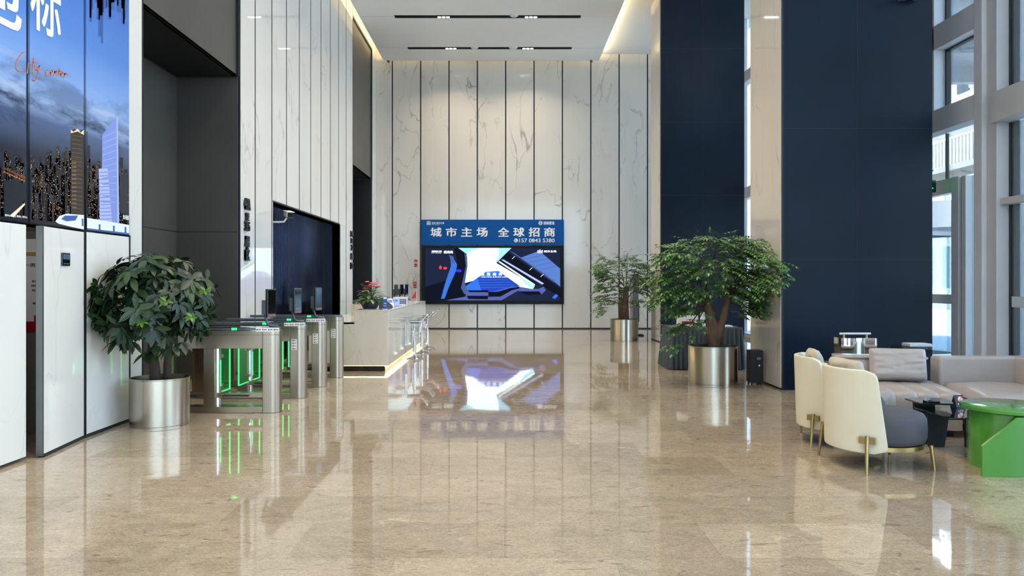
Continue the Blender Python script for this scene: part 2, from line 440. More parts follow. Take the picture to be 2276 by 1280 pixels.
# two wide columns
def column(name, x0, x1, y0, y1, lab):
    o = MB().box(x0+.02, x1, y0, y1, 0, ZU)
    struct(o.build(name, M['dark_blue']), lab)
    s = MB().box(x0-.015, x0+.02, y0+.02, y1, .03, ZU).build('marble_face', M['marble_col'], None)
    s.parent = bpy.data.objects[name]
    s2 = MB().box(x0-.012, x0+.02, y0+.02, y1, 0, .03).build('baseboard', M['black']); s2.parent = bpy.data.objects[name]
    jn = MB(); zc = [1.82, 3.65, 5.47, 7.3]
    for z in zc: jn.box(x0+.03, x1, y0-.003, y0+.005, z, z+.006)
    xm = (x0+x1)/2; jn.box(xm-.002, xm+.002, y0-.002, y0+.005, 0, ZU); jn.box(x0-.0, x0+.02, y0-.006, y0+.02, 0, ZU)
    k = jn.build('panel_joint', M['groove']); k.parent = bpy.data.objects[name]
column('column', 3.87, 5.97, 10.68, 12.0, 'nearer wide dark panelled column beside the lounge')
column('column_far', 3.87, 5.95, 19.0, 20.15, 'farther wide dark panelled column behind the skirted table')

# ------------------------------------------------------------------ curtain wall on the right
def winframe(name, boxes, panes, lab):
    o = MB()
    for b_ in boxes: o.box(*b_)
    r = struct(o.build(name, [M['frame'], M['gasket'], M['frame_warm']], bevel=.006, seg=2), lab)
    for p in panes:
        q = MB().box(XW-.006, XW+.006, *p).build('pane', M['glass']); q.parent = r
    return r
ent = []
H = ZU
# posts around the view
ent += [(6.46, XW-.02, 10.36, 10.54, 0, H), (6.52, XW-.01, 10.14, 10.33, 0, H, 2)]
ent += [(6.50, XW+.02, 11.59, 11.78, 4.10, H), (6.48, XW, 10.54, 14.4, 3.76, 4.10), (6.50, XW, 10.54, 14.4, 5.02, 5.38),
        (6.50, XW, 10.54, 14.4, 6.9, 7.2), (6.50, XW, 14.3, 14.5, 0, H)]
ent += [(XW-.03, XW+.05, 11.56, 11.59, 4.1, H, 1), (XW-.02, XW+.05, 10.11, 10.14, 0, H, 1), (XW-.02, XW+.04, 10.54, 10.57, 4.1, H, 1), (XW-.02, XW+.03, 11.58, 11.6, 3.05, 3.76, 1)]
ent += [(XW+.02, XW+.16, 9.98, 10.10, 0, H), (XW-.03, XW+.04, 10.57, 11.56, 5.0, 5.02, 1)]
winframe('window_1', ent, [(10.56, 11.57, 4.1, 5.02), (10.56, 11.57, 5.38, 6.9), (11.78, 14.3, 4.1, 5.02), (11.78, 14.3, 5.38, 6.9), (10.56, 11.58, 3.06, 3.76), (11.60, 14.3, 3.06, 3.76)],
         'grey framed glazing above the entrance beside the dark column')
# entrance frame under it
dfr = MB()
dfr.box(6.58, XW+.04, 11.10, 11.28, 0, 3.05); dfr.box(6.60, XW+.04, 11.28, 14.2, 2.83, 3.05); dfr.box(6.60, XW+.04, 14.1, 14.3, 0, 3.05)
dfr.box(6.62, XW+.02, 11.06, 11.10, 0, 3.03, 1); dfr.box(6.60, XW+.04, 10.96, 11.06, 0, 3.04)
dd = struct(dfr.build('door_1', [M['frame'], M['gasket']], bevel=.006), 'grey entrance door frame with a glass leaf')
q = MB().box(XW-.006, XW+.006, 10.56, 10.96, .05, 3.04).build('pane', M['glass'], dd)
q = MB().box(XW-.02, XW-.008, 11.3, 14.1, 1.18, 1.32).build('frosted_band', mat('frosted_film', '#b5c6cc', .6), dd)
# long glazing toward and behind the viewer, and behind the columns
M['band'] = bpy.data.materials['frosted_film']
wb = []; pn = []
edges = [10.14-2.95*k for k in range(0, 7)]
for k, y in enumerate(edges[1:]):
    wb += [(6.48, XW, y-.1, y+.1, 0, H), (XW+.02, XW+.16, y+.12, y+.24, 0, H)]
for a, b_ in zip(edges[1:], edges[:-1]):
    wb += [(6.44, XW, a+.1, b_-(.0 if b_ > 10 else .1), 3.62, 4.02, 2), (6.56, XW, a+.1, b_-(.0 if b_ > 10 else .1), 2.53, 2.62, 2), (6.5, XW, a+.1, b_-.0, 6.3, 6.6)]
    pn.append((a+.1, b_-.05, .05, H))
w2_ = winframe('window_2', wb, pn, 'tall grey framed glazing along the right side of the lounge')
for a, b_ in list(zip(edges[1:], edges[:-1]))[:2]:
    MB().box(XW-.02, XW-.008, a+.12, b_-.06, 1.18, 1.32).build('frosted_band', M['band'], w2_)
wb = [(6.5, XW, y-.08, y+.08, 0, H) for y in (16.9, 19.4, 21.2, 22.2, 24.3)] + [(6.5, XW, 14.5, 24.4, z, z+.3) for z in (3.76, 6.9)] + [(6.5, XW, 14.5, 24.4, 0, .12)]
winframe('window_3', wb, [(a, b_, .1, H) for a, b_ in ((14.5, 16.82), (16.98, 19.32), (19.48, 21.12), (21.28, 22.12), (22.28, 24.2))], 'grey framed glazing behind the two dark columns')

# ------------------------------------------------------------------ ceiling lamps
M['slot'] = mat('black_slot', '#040404', .6, spec=.1)
def ceiling_slot(y, lab, visible=True):
    t = thing('ceiling_light', lab, 'ceiling light', (-.45, y, ZC), 0, 'black slot lights in the dropped ceiling')
    MB().box(-2.45, 2.45, -.115, .115, -.006, .002).build('slot', M['slot'], t)
    MB().box(-2.46, 2.46, -.125, -.113, -.010, .002).box(-2.46, 2.46, .113, .125, -.010, .002).box(-2.46, -2.45, -.12, .12, -.01, .002).box(2.45, 2.46, -.12, .12, -.01, .002).build('rim', M['white'], t)
    for cx in (-1.16, 1.14):
        hs = MB(); hs.box(cx-.19, cx+.19, -.08, .08, -.02, -.004)
        hs.build('lamp_housing', M['slot'], t)
        for k in (-1, 0, 1):
            MB().lathe([(.045, -.026), (.045, -.018)], (cx+k*.115, 0, 0), 16).build('lamp', M['lamp'], t)
        ld = bpy.data.lights.new('spot_glow', 'AREA'); ld.shape = 'RECTANGLE'; ld.size = .4; ld.size_y = .14
        ld.energy = CEIL_W; ld.color = (1, .84, .64); ld.spread = math.radians(125)
        lo = bpy.data.objects.new('spot_glow', ld); COL.objects.link(lo); lo.parent = t; lo.location = (cx, 0, -.035)
    return t
slots = [(20.13, 'black ceiling slot light nearer the viewer, with two lit spot trios'), (22.85, 'black ceiling slot light closest to the back wall, with two lit spot trios')]
for y, l_ in slots: ceiling_slot(y, l_)
for k in range(1, 9): ceiling_slot(20.13-2.72*k, 'black ceiling slot light out of sight above the lobby')
def dome(x, y, lab, r=.11):
    tag(MB().lathe([(r, 0), (r, -.018), (r*.75, -.035), (0.001, -.04)], (x, y, ZC-.004), 24).build('smoke_detector', M['white'], smooth='auto'), lab, 'smoke detector', 'white domes at the ceiling slots')
dome(.24, 20.02, 'white ceiling dome at the slot light nearer the viewer')
dome(-.9, 22.78, 'left white ceiling dome at the slot light closest to the back wall')
dome(.25, 22.78, 'right white ceiling dome at the slot light closest to the back wall', .13)
def cctv_dome(x, lab):
    t = thing('ceiling_camera', lab, 'security camera', (x, 24.06, ZC))
    MB().cyl(0, 0, -.03, .01, .05).build('mount', M['white'], t); MB().lathe([(.045, -.03), (.045, -.06), (.03, -.09), (.001, -.1)], n=20).build('dome', mat('smoked_dome', '#4a4a4c', .15), t, smooth='auto')
cctv_dome(-3.66, 'small dome camera at the left back corner of the ceiling')
cctv_dome(2.72, 'small dome camera at the right back corner of the ceiling')

# ------------------------------------------------------------------ banner and screen on the back wall
SC = (YB-.12)/F_PX
def bk(px, py): return ((px-VPX)*SC, CAM_H+(HOR-py)*SC)
def zz(zx, zy): return bk(920+zx/4.267, 460+zy/4.267)
RX = Matrix.Rotation(PI/2, 4, 'X')
def put_text(mb, body, x, y, z, w_, h_, m=0, offset=.02, shear=0, depth=0):
    vs, fs = fit_text(body, w_, h_, 0, shear, depth)
    d = offset*h_*.9
    for i, (ax, az) in enumerate(((0, 0), (d, d*.6), (-d, d*.6), (d, -d*.6), (-d, -d*.6)) if offset > 0 else ((0, 0),)):
        mb.add(vs, fs, m, Matrix.Translation((x+ax, y-i*.0002, z+az)) @ RX)
x0, z1 = bk(936, 488); x1, z0 = bk(1253.5, 544)
bn = thing('banner_sign', 'blue banner with white Chinese lettering above the video screen', 'sign', ((x0+x1)/2, YB-.02, z0))
bx = (x0+x1)/2
MB().box(x0-bx, x1-bx, -.10, 0, 0, z1-z0).build('board', mat('banner_blue', '#005095', .5, var=.02, spec=.15), bn, bevel=.006)
lt = MB(); YF = -.104
def blk(mb, body, cx, cy, w_, h_, offset=.02):
    X, Z = zz(cx, cy); put_text(mb, body, X-bx, YF, Z-z0, w_*SC/4.267, h_*SC/4.267, 0, offset)
for ch, cx in zip('城市主场全球招商', (210, 355, 500, 647, 850, 995, 1140, 1286)): blk(lt, ch, cx, 238, 100, 84, .035)
blk(lt, '157 0843 5380', 1166, 317, 335, 36, .015)
blk(lt, '招商置业', 1281, 152, 104, 30, .03); blk(lt, '招商·城市主场', 228, 152, 116, 22, .01)
blk(lt, 'CITY CENTER', 206, 168, 70, 6, .0)
lt.build('lettering', M['paper'], bn, normals=False)
lg = MB()
def ring(mb, cx, cy, r0, r1, m=0, yy=YF):
    X, Z = zz(cx, cy); k = SC/4.267; n = 28; vs = []; fs = []
    for i in range(n):
        a = 2*PI*i/n
        vs += [(X-bx+r0*k*math.cos(a), yy, Z-z0+r0*k*math.sin(a)), (X-bx+r1*k*math.cos(a), yy, Z-z0+r1*k*math.sin(a))]
    for i in range(n):
        q_ = (i+1) % n; fs.append((2*i, 2*q_, 2*q_+1, 2*i+1))
    mb.add(vs, fs, m)
def pol(mb, pts, m=0, yy=YF, ox=None, oz=None):
    vs = []
    for a, b_ in pts:
        X, Z = zz(a, b_); vs.append((X-(bx if ox is None else ox), yy, Z-(z0 if oz is None else oz)))
    mb.add(vs, [tuple(range(len(vs)))], m)
ring(lg, 1201, 152, 14, 19); pol(lg, [(1192, 143), (1198, 143), (1198, 165), (1192, 165)]); pol(lg, [(1204, 140), (1209, 140), (1209, 162), (1204, 162)])
for i, hh in enumerate((16, 24, 30, 30, 22, 16)): pol(lg, [(121+i*7, 170), (121+i*7, 170-hh), (125+i*7, 168-hh), (125+i*7, 170)])
pol(lg, [(118, 140), (140, 133), (162, 140), (162, 144), (140, 137), (118, 144)])
ring(lg, 968, 317, 0.1, 19); lg.build('logo', M['paper'], bn, normals=False)
ph = MB(); pol(ph, [(959, 308), (964, 306), (966, 314), (963, 318), (970, 325), (975, 322), (979, 328), (974, 331), (962, 324), (957, 314)], yy=YF-.002)
ph.build('phone_icon', bpy.data.materials['banner_blue'], bn, normals=False)

sx0, sz1 = bk(936.5, 545); sx1, sz0 = bk(1253.5, 676)
sc = thing('video_screen', 'large black framed video wall showing blue towers, under the blue banner', 'screen', (bx, YB-.02, sz0))
dx0, dz1 = zz(105, 388); dx1, dz0 = zz(1388, 888)
fr = MB()
fr.box(sx0-bx, sx1-bx, -.09, 0, 0, dz0-sz0); fr.box(sx0-bx, sx1-bx, -.09, 0, dz1-sz0, sz1-sz0); fr.box(sx0-bx, dx0-bx, -.09, 0, dz0-sz0, dz1-sz0); fr.box(dx1-bx, sx1-bx, -.09, 0, dz0-sz0, dz1-sz0)
fr.build('frame', mat('screen_bezel', '#08080c', .45, spec=.2), sc, bevel=.004)
SCR = .90
cols = {'bg': ('#1f2740', .9), 'white': ('#dcfaff', 1.75), 'cyan': ('#8fd4f2', 1.3), 'blue': ('#2c63d8', 1.25), 'deep': ('#2440a8', 1.1), 'stripe': ('#3a6fd0', 1.0),
        'slate': ('#4a5f96', .9), 'roof': ('#5578c0', 1.0), 'dark': ('#141826', .8), 'pale': ('#a9b6e6', 1.1), 'floor': ('#5563a8', .9), 'red': ('#ff3a3a', 1.4), 'iblue': ('#2a2aff', 1.4), 'txt': ('#f4fbff', 1.4)}
names = list(cols); smats = [emit('screen_'+k, cols[k][0], cols[k][1]*SCR) for k in names]
im = MB()
def sp_(k, pts, lay=0): pol(im, pts, names.index(k), -.05-.0012*lay, bx, sz0)
sp_('bg', [(105, 388), (1388, 388), (1388, 888), (105, 888)])
sp_('dark', [(105, 760), (480, 640), (490, 888), (105, 888)], 1); sp_('dark', [(380, 388), (430, 388), (495, 440), (500, 560), (450, 760), (480, 860), (330, 860), (410, 560), (400, 470)], 1)
sp_('white', [(500, 440), (600, 388), (925, 388), (780, 530), (1148, 745), (1130, 778), (1000, 770), (800, 605), (680, 615), (560, 700), (480, 720), (505, 560)], 2)
sp_('cyan', [(420, 388), (610, 388), (500, 445)], 3); sp_('cyan', [(805, 388), (925, 388), (780, 530), (805, 440)], 3); sp_('cyan', [(1000, 660), (1148, 745), (1130, 778), (1060, 730)], 3)
sp_('blue', [(490, 752), (680, 615), (800, 605), (1010, 752), (960, 748), (760, 803), (510, 792)], 3)
sp_('deep', [(600, 672), (860, 648), (1000, 752), (930, 752), (760, 800), (640, 795)], 4)
for yy_ in (640, 665, 690, 715, 740, 765): sp_('stripe', [(690-(yy_-615)*1.2, yy_), (800+(yy_-605)*1.1, yy_-4), (800+(yy_-605)*1.1, yy_), (690-(yy_-615)*1.2, yy_+5)], 5)
sp_('stripe', [(375, 490), (408, 545), (400, 600), (330, 760), (290, 870), (255, 870), (290, 740), (350, 560), (345, 470)], 2)
sp_('slate', [(330, 450), (375, 470), (385, 530), (360, 545)], 2)
sp_('slate', [(478, 430), (505, 470), (508, 560), (482, 730), (515, 800), (480, 830), (445, 770), (492, 560)], 3)
sp_('roof', [(1010, 482), (1190, 415), (1388, 585), (1388, 755), (1250, 640)], 2)
for k in range(4): sp_('slate', [(1040+k*55, 490+k*34), (1230+k*40, 455+k*34), (1232+k*40, 458+k*34), (1042+k*55, 494+k*34)], 3)
sp_('dark', [(880, 420), (1388, 770), (1388, 860), (840, 480)], 1)
sp_('pale', [(825, 500), (850, 498), (1235, 725), (1215, 735)], 3); sp_('white', [(800, 520), (810, 512), (1150, 735), (1140, 745)], 3); sp_('dark', [(815, 506), (828, 500), (1190, 740), (1160, 735)], 4)
sp_('slate', [(900, 410), (960, 440), (1340, 700), (1330, 715)], 2)
sp_('floor', [(490, 800), (705, 810), (760, 803), (960, 748), (1130, 778), (1190, 775), (1230, 755), (1252, 790), (1210, 830), (985, 795), (830, 885), (300, 885), (490, 850)], 3)
sp_('dark', [(515, 790), (705, 790), (705, 808), (525, 808)], 5); sp_('dark', [(500, 842), (705, 842), (700, 876), (515, 872)], 5); sp_('dark', [(705, 808), (800, 803), (960, 755), (1000, 757), (1000, 772), (930, 790), (820, 850), (705, 852)], 5)
sp_('dark', [(1000, 800), (1190, 800), (1210, 830), (1060, 835)], 5); sp_('blue', [(1310, 860), (1345, 825), (1370, 840), (1340, 872)], 3)
def ell(k, cx, cy, rx_, ry_, lay): sp_(k, [(cx+rx_*math.cos(2*PI*i/20), cy+ry_*math.sin(2*PI*i/20)) for i in range(20)], lay)
ell('red', 250, 573, 12, 18, 3); ell('red', 295, 580, 18, 12, 3); ell('iblue', 425, 605, 28, 14, 4)
for a in ((928, 492), (1095, 598), (1200, 662)): sp_('txt', [a, (a[0]+28, a[1]-26), (a[0]+31, a[1]-23), (a[0]+4, a[1]+1)], 5)
im.build('display', smats, sc, normals=False)
tx = MB()
def stx(body, cx, cy, w_, h_, off=.02):
    X, Z = zz(cx, cy); put_text(tx, body, X-bx, -.06, Z-sz0, w_*SC/4.267, h_*SC/4.267, 0, off)
stx('招商城市主场', 215, 420, 95, 17, .03); stx('CITY CENTER', 212, 436, 95, 6); stx('招商局', 325, 427, 86, 26, .03); stx('城市主场', 1292, 420, 118, 20, .03)
for i in range(5): pol(tx, [(1172+i*11, 436), (1172+i*11, 412-(i % 3)*4), (1178+i*11, 410-(i % 3)*4), (1178+i*11, 436)], 0, -.06, bx, sz0)
for ch, cx in zip('高层商务大堂', (650, 707, 764, 820, 876, 930)): stx(ch, cx, 637, 34, 30, .02)
stx('HIGH LEVEL BUSINESS LOBBY', 765, 664, 250, 9)
tx.build('lettering', smats[names.index('txt')], sc, normals=False)
# two red fire signs on the back wall
def fire_sign(px0, px1, py0, py1, lab, rnd):
    a0, b1 = bk(px0, py0); a1, b0 = bk(px1, py1); t = thing('fire_sign', lab, 'sign', ((a0+a1)/2, YB-.02, b0))
    o = MB(); W = (a1-a0)/2; H_ = b1-b0
    if rnd:
        o.lathe([(W, -.006), (W, .006)], (0, 0, 0), 24, 0, Matrix.Translation((0, -.006, H_-W)) @ RX); o.box(-W*.9, W*.9, -.012, 0, 0, H_*.42)
    else:
        o.box(-W, W, -.012, 0, H_*.52, H_); o.box(-W*.9, W, -.012, 0, 0, H_*.5)
    o.build('plate', M['red'], t)
    s = MB()
    if rnd: s.box(-W*.5, W*.5, -.016, -.012, H_*.58, H_*.66); s.box(-W*.35, W*.35, -.016, -.012, H_*.76, H_*.84); s.box(-W*.7, W*.7, -.016, -.012, H_*.12, H_*.2)
    else: s.box(-W*.6, W*.6, -.016, -.012, H_*.68, H_*.82); s.box(-W*.4, W*.4, -.016, -.012, H_*.2, H_*.34)
    s.build('symbol', mat('sign_pink', '#d8a0a4', .5), t)
fire_sign(919.5, 927, 576, 593, 'red round topped fire sign on the marble, upper of the two', True)
fire_sign(918, 925, 626, 640, 'red square fire sign on the marble above the desk, lower of the two', False)

# ------------------------------------------------------------------ left wall: billboard, doors, signs, camera
def lf(px, py):
    y = -XL*F_PX/(VPX-px); return y, CAM_H+(HOR-py)*y/F_PX
m, n, b = base('printed_night_sky')
g = n.nodes.new('ShaderNodeNewGeometry'); sx_ = n.nodes.new('ShaderNodeSeparateXYZ'); n.links.new(g.outputs['Position'], sx_.inputs[0])
zr = n.nodes.new('ShaderNodeMapRange'); zr.inputs[1].default_value = 2.0; zr.inputs[2].default_value = 4.6; n.links.new(sx_.outputs['Z'], zr.inputs[0])
skyc = ramp(n, zr.outputs[0], [(0, '#1c1d22'), (.24, '#2a2e3a'), (.30, '#414d66'), (.36, '#4e5f80'), (.42, '#8ba3cc'), (.52, '#7f9fd4'), (.70, '#4f7fc6'), (1.0, '#2f62b4')])
cn = noise(n, mapped(n, g.outputs['Position'], (1, .75, 2.4)), 1.5, 7, .4, .6)
band = ramp(n, zr.outputs[0], [(.28, 0.0), (.34, 1.0), (.40, 1.0), (.44, .5), (.50, .55), (.56, .1), (.62, 0.0)])
cm = math_node(n, 'MULTIPLY', ramp(n, cn, [(.46, 0.0), (.58, 1.0)]), band)
lit = math_node(n, 'MULTIPLY', ramp(n, noise(n, mapped(n, g.outputs['Position'], (1, .6, 3.5)), 2.0, 5), [(.58, 0.0), (.70, .65)]), ramp(n, zr.outputs[0], [(.33, 0.0), (.42, 1.0), (.5, 1.0), (.58, 0.0)]))
c_ = mixc(n, cm, skyc, rgba('#333f58')); c_ = mixc(n, lit, c_, rgba('#a9b4c8'))
n.links.new(c_, b.inputs['Base Color']); b.inputs['Roughness'].default_value = .16
M['print'] = m
bb = thing('billboard', 'tall glossy billboard of a night city skyline and white train', 'billboard', (XL, 6.6, 2.02))
def to_bb(y, z, d): return (d, y-6.6, z-2.02)
for a, b_ in ((4.9, 6.505), (6.555, 7.395), (7.435, 8.285)):
    MB().box(-.02, .03, a-6.6, b_-6.6, .0, 4.6).build('printed_panel', M['print'], bb)
MB().box(-.02, .012, 4.9-6.6, 8.31-6.6, -.005, 4.6).build('backing', M['gasket'], bb)
pr_cols = {'white': '#eef0f4', 'orange': '#c8785a', 'bld': '#17181d', 'bld2': '#23252c', 'amber': '#b8824e', 'warm': '#f2d8b0', 'glassb': '#7d8fd0', 'glassl': '#a9b4e6', 'brown': '#3b3029', 'train': '#e3eaf5', 'trainb': '#3c5c9c', 'river': '#20242c', 'glow': '#7a4028', 'ghost': '#34589c', 'slate': '#2e3440', 'dim': '#6b5640'}
pk = list(pr_cols); pmats = [mat('print_'+k, pr_cols[k], .2, var=.02) for k in pk]
pg = MB()
def pp(k, pts, lay=0):
    vs = []
    for a, b_ in pts: y, z = lf(a, b_); vs.append(to_bb(y, z, .0305+.0002*lay))
    pg.add(vs, [tuple(range(len(vs)))], pk.index(k))
def in_gap(px): return 51 < px < 59 or 179 < px < 185 or px > 280
rnd = random.Random(3)
# skyline blocks and lights
for row in range(5):
    for i in range(110):
        px = rnd.uniform(-110, 274); wd = rnd.uniform(3.5, 9)
        if in_gap(px) or in_gap(px+wd): continue
        top = 322 + row*27 + rnd.random()**.7*46 + (16 if px > 190 else 0); lo_ = 482 + px*.1
        if px < 52 and row > 2: continue
        pp(rnd.choice(['bld', 'bld2', 'brown', 'bld', 'slate']), [(px, lo_), (px, top), (px+wd, top+.4), (px+wd, lo_)], row+1)
        q_ = top+2
        while q_ < min(lo_-3, top+46):
            for c2 in range(int(wd/1.7)):
                if rnd.random() < .16: pp(rnd.choice(['amber', 'warm', 'warm', 'white', 'glow', 'amber', 'dim', 'dim', 'dim']), [(px+.5+c2*1.7, q_), (px+1.5+c2*1.7, q_), (px+1.5+c2*1.7, q_+rnd.choice((.7, 1.0, 2.2))), (px+.5+c2*1.7, q_+.9)], row+1.5)
            q_ += 2.6
pp('river', [(0, 402), (30, 398), (48, 412), (50, 440), (20, 478), (0, 483)], 6)
for a_ in range(9): pp('glow', [(a_*5.4, 372+a_*2.4), (a_*5.4+4.6, 373+a_*2.4), (a_*5.4+4.6, 377+a_*2.7), (a_*5.4, 375.5+a_*2.7)], 7); pp('amber', [(a_*5.4, 381+a_*2.4), (a_*5.4+4, 382+a_*2.4), (a_*5.4+4, 384+a_*2.4), (a_*5.4, 383+a_*2.4)], 7)
pp('warm', [(12, 480), (45, 452), (48, 454), (22, 483)], 7)
# brown crowned tower
pp('brown', [(150, 478), (150, 290), (158, 286), (168, 292), (179, 286), (179, 480)], 7); pp('brown', [(185.5, 484), (185.5, 292), (187, 292), (187, 484)], 7)
pp('warm', [(150, 296), (150, 288), (156, 293), (165, 286), (172, 295), (179, 288), (179, 300), (165, 292)], 8)
for k in range(18): pp('dim', [(152, 300+k*9.5), (176, 303+k*9.5), (176, 304+k*9.5), (152, 301+k*9.5)], 8)
for k in range(12): pp('dim', [(152, 360+k*9), (162, 360+k*9), (162, 364+k*9), (152, 364+k*9)], 9)
# pale glass tower
pp('glassb', [(218, 495), (220, 300), (252, 258), (256, 498)], 9); pp('glassl', [(252, 258), (255, 262), (258, 498), (254, 498)], 10)
pp('glassl', [(212, 375), (232, 374), (242, 494), (215, 492)], 10)
for k in range(14): pp('glassb', [(213, 382+k*8), (232+k*.7, 381+k*8), (232+k*.7, 383.5+k*8), (213, 384.5+k*8)], 11)
for k in range(12): pp('glassl', [(221, 305+k*13), (252, 290+k*14.5), (252, 291+k*14.5), (221, 306+k*13)], 10)
pp('bld2', [(259, 470), (259, 392), (268, 386), (278, 392), (278, 480)], 7)
# upside-down ghost towers at the top right
for i in range(26):
    px = rnd.uniform(188, 274); d = rnd.uniform(5, 70)*(1.6 if 210 < px < 228 else .8)
    pp('ghost', [(px, -160), (px, d), (px+rnd.uniform(3, 9), d), (px+6, -160)], 2)
# train across the bottom
pp('train', [(115, 492), (124, 480), (140, 475), (179, 478), (179, 510), (150, 504), (122, 497)], 12)
pp('trainb', [(128, 487), (136, 479), (166, 479), (160, 490), (140, 492)], 13); pp('trainb', [(174, 486), (178, 486), (178, 503), (174, 502)], 13)
pp('train', [(186, 484), (280, 500), (280, 522), (186, 511)], 12); pp('trainb', [(186, 507), (280, 518), (280, 522), (186, 511)], 13)
for a in (212, 244, 270): pp('trainb', [(a, 498+(a-212)*.1), (a+4, 498.5+(a-212)*.1), (a+4, 512+(a-212)*.1), (a, 511.5+(a-212)*.1)], 13)
# lettering
RY = Matrix(((0, 0, 1, 0), (1, 0, 0, 0), (0, 1, 0, 0), (0, 0, 0, 1)))        # text x -> +Y, text y -> +Z, faces +X
def lwtext(mb, body, px0, px1, py0, py1, m_, off=.02, shear=0, d=.0338):
    ya, za = lf(px0, py0); yb, zb = lf(px1, py1); zt = lf((px0+px1)/2, py0)[1]; zb_ = lf((px0+px1)/2, py1)[1]
    vs, fs = fit_text(body, yb-ya, zt-zb_, 0, shear)
    q_ = off*(zt-zb_)
    for i, (ay, az) in enumerate(((0, 0), (q_, q_), (-q_, q_), (q_, -q_), (-q_, -q_)) if off > 0 else ((0, 0),)):
        mb.add(vs, fs, m_, Matrix.Translation(to_bb((ya+yb)/2+ay, (zt+zb_)/2+az, d+i*.0002)) @ RY)
lwtext(pg, '标', 60, 126, -70, 75, 0, .012); lwtext(pg, '地', -110, 38, -120, 36, 0, .012)
for st in ([(110,275),(94,280),(78,302),(64,335),(64,360),(76,374),(105,372)], [(130,332),(126,360),(122,388)], [(160,303),(153,350),(150,385),(156,386)], [(138,335),(176,325)], [(165,345),(168,368),(176,372),(188,345),(183,385),(172,415),(158,426),(150,414)],
    [(241,368),(228,370),(220,384),(226,398),(242,394)], [(244,387),(258,378),(254,370),(246,380),(248,396),(262,396)], [(268,398),(270,375),(270,384),(278,374),(282,398)], [(296,358),(291,384),(292,402)], [(284,376),(304,372)], [(300,393),(313,385),(308,378),(301,388),(303,402),(314,404)], [(320,408),(322,386),(322,394),(330,386),(339,390)]):
    for (ax, ay), (bx2, by2) in zip(st[:-1], st[1:]):
        ax, ay, bx2, by2 = ax/2.37, ay/2.37, bx2/2.37, by2/2.37; ln_ = math.hypot(bx2-ax, by2-ay); ex, ey = (bx2-ax)/ln_*.5, (by2-ay)/ln_*.5; nx_, ny_ = -ey*2.4, ex*2.4
        pp('orange', [(ax-ex+nx_, ay-ey+ny_), (bx2+ex+nx_, by2+ey+ny_), (bx2+ex-nx_, by2+ey-ny_), (ax-ex-nx_, ay-ey-ny_)], 14)
for a in range(4): lwtext(pg, '城市中心', 2+a*13, 13+a*13, 476+a*1.3, 481+a*1.3, 0)
lwtext(pg, '效果图', 266, 279, 478, 488, 0)
pg.build('printed_picture', pmats, bb, normals=False)

d0 = MB().box(XL-.03, XL+.03, 4.9, 6.505, .03, 2.0)
struct(d0.build('door_2', M['door_white'], bevel=.004), 'white glossy wall door beside the dark gap')
dr = thing('door_3', 'white glossy door standing ajar with a small black panel', 'door', (XL+.01, 7.40, 0), math.radians(6.5)); dr['kind'] = 'structure'
MB().box(-.03, .02, -.80, 0, .03, 1.995).build('leaf', M['door_white'], dr, bevel=.003)
MB().box(-.035, .018, -.825, -.80, .015, 1.998).build('edge_profile', mat('door_edge', '#6e6c68', .4, metal=.8), dr)
MB().box(-.03, .022, -.8, 0, 0, .03).box(-.03, .022, -.01, .02, 0, 2.0).build('seal', M['gasket'], dr)
gp = MB().box(.02, .034, -.49, -.33, 1.66, 1.78).build('access_panel', M['gloss_black'], dr, bevel=.004)
MB().box(.034, .036, -.475, -.345, 1.72, 1.765).box(.034, .0365, -.47, -.36, 1.675, 1.685).build('display', mat('panel_display', '#46566e', .2), gp)
d3 = MB().box(XL-.03, XL+.03, 7.435, 8.285, .03, 2.0)
o_ = struct(d3.build('door_4', M['door_white'], bevel=.004), 'white glossy wall door beside the potted plant')
MB().box(XL-.03, XL+.034, 7.435, 8.3, 0, .03).box(XL-.03, XL+.034, 8.285, 8.31, 0, 2.02).box(XL-.03, XL+.034, 7.42, 7.435, 0, 2.02).build('seal', M['gasket'], o_)
# closet behind the open leaf
ck = MB(); ck.box(-5.6, XL-.03, 7.62, 7.7, 0, 2.02); ck.box(-5.6, -5.5, 5.6, 7.7, 0, 2.02); ck.box(-5.6, XL-.03, 5.6, 5.7, 0, 2.02); ck.box(-5.6, XL-.03, 5.6, 7.7, 2.02, 2.06)
struct(ck.build('wall_closet', mat('closet_grey', '#77746e', .7)), 'grey closet walls behind the open door')
t = thing('closet_fill_lamp', 'unseen lamp added to brighten the closet', 'lamp', (-4.8, 6.7, 2.0))  # unseen lamp, added so the closet and poster get some light
MB().lathe([(0, 0), (.05, 0), (.05, .02), (0, .02)], n=16).build('fitting', M['white'], t)
ld = bpy.data.lights.new('closet_fill_glow', 'POINT'); ld.energy = 3; ld.shadow_soft_size = .04; ld.color = (1, .93, .82)  # weak added fill light inside the closet
lo = bpy.data.objects.new('closet_fill_glow', ld); COL.objects.link(lo); lo.parent = t; lo.location = (0, 0, -.06)
ps = thing('poster', 'white poster with red foot inside the dark closet', 'poster', (-4.66, 7.615, 1.02))
MB().box(-.16, .16, -.01, 0, 0, .92).build('sheet', M['paper'], ps)
MB().box(-.16, .16, -.012, -.01, 0, .10).box(-.02, .16, -.012, -.01, .1, .16).box(.07, .16, -.012, -.01, .16, .26).build('red_foot', M['red'], ps)
tp = MB()
put_text(tp, '一责任人', 0, -.012, .66, .26, .04, 0); put_text(tp, '安全第一', .02, -.012, .50, .12, .022); put_text(tp, '预防为主', .02, -.012, .455, .14, .022); put_text(tp, '综合治理', .02, -.012, .41, .12, .022)
put_text(tp, '责任人', .04, -.012, .33, .09, .022); put_text(tp, '管理制度', .03, -.012, .28, .13, .022)
tp.build('lettering', M['groove'], ps, normals=False)
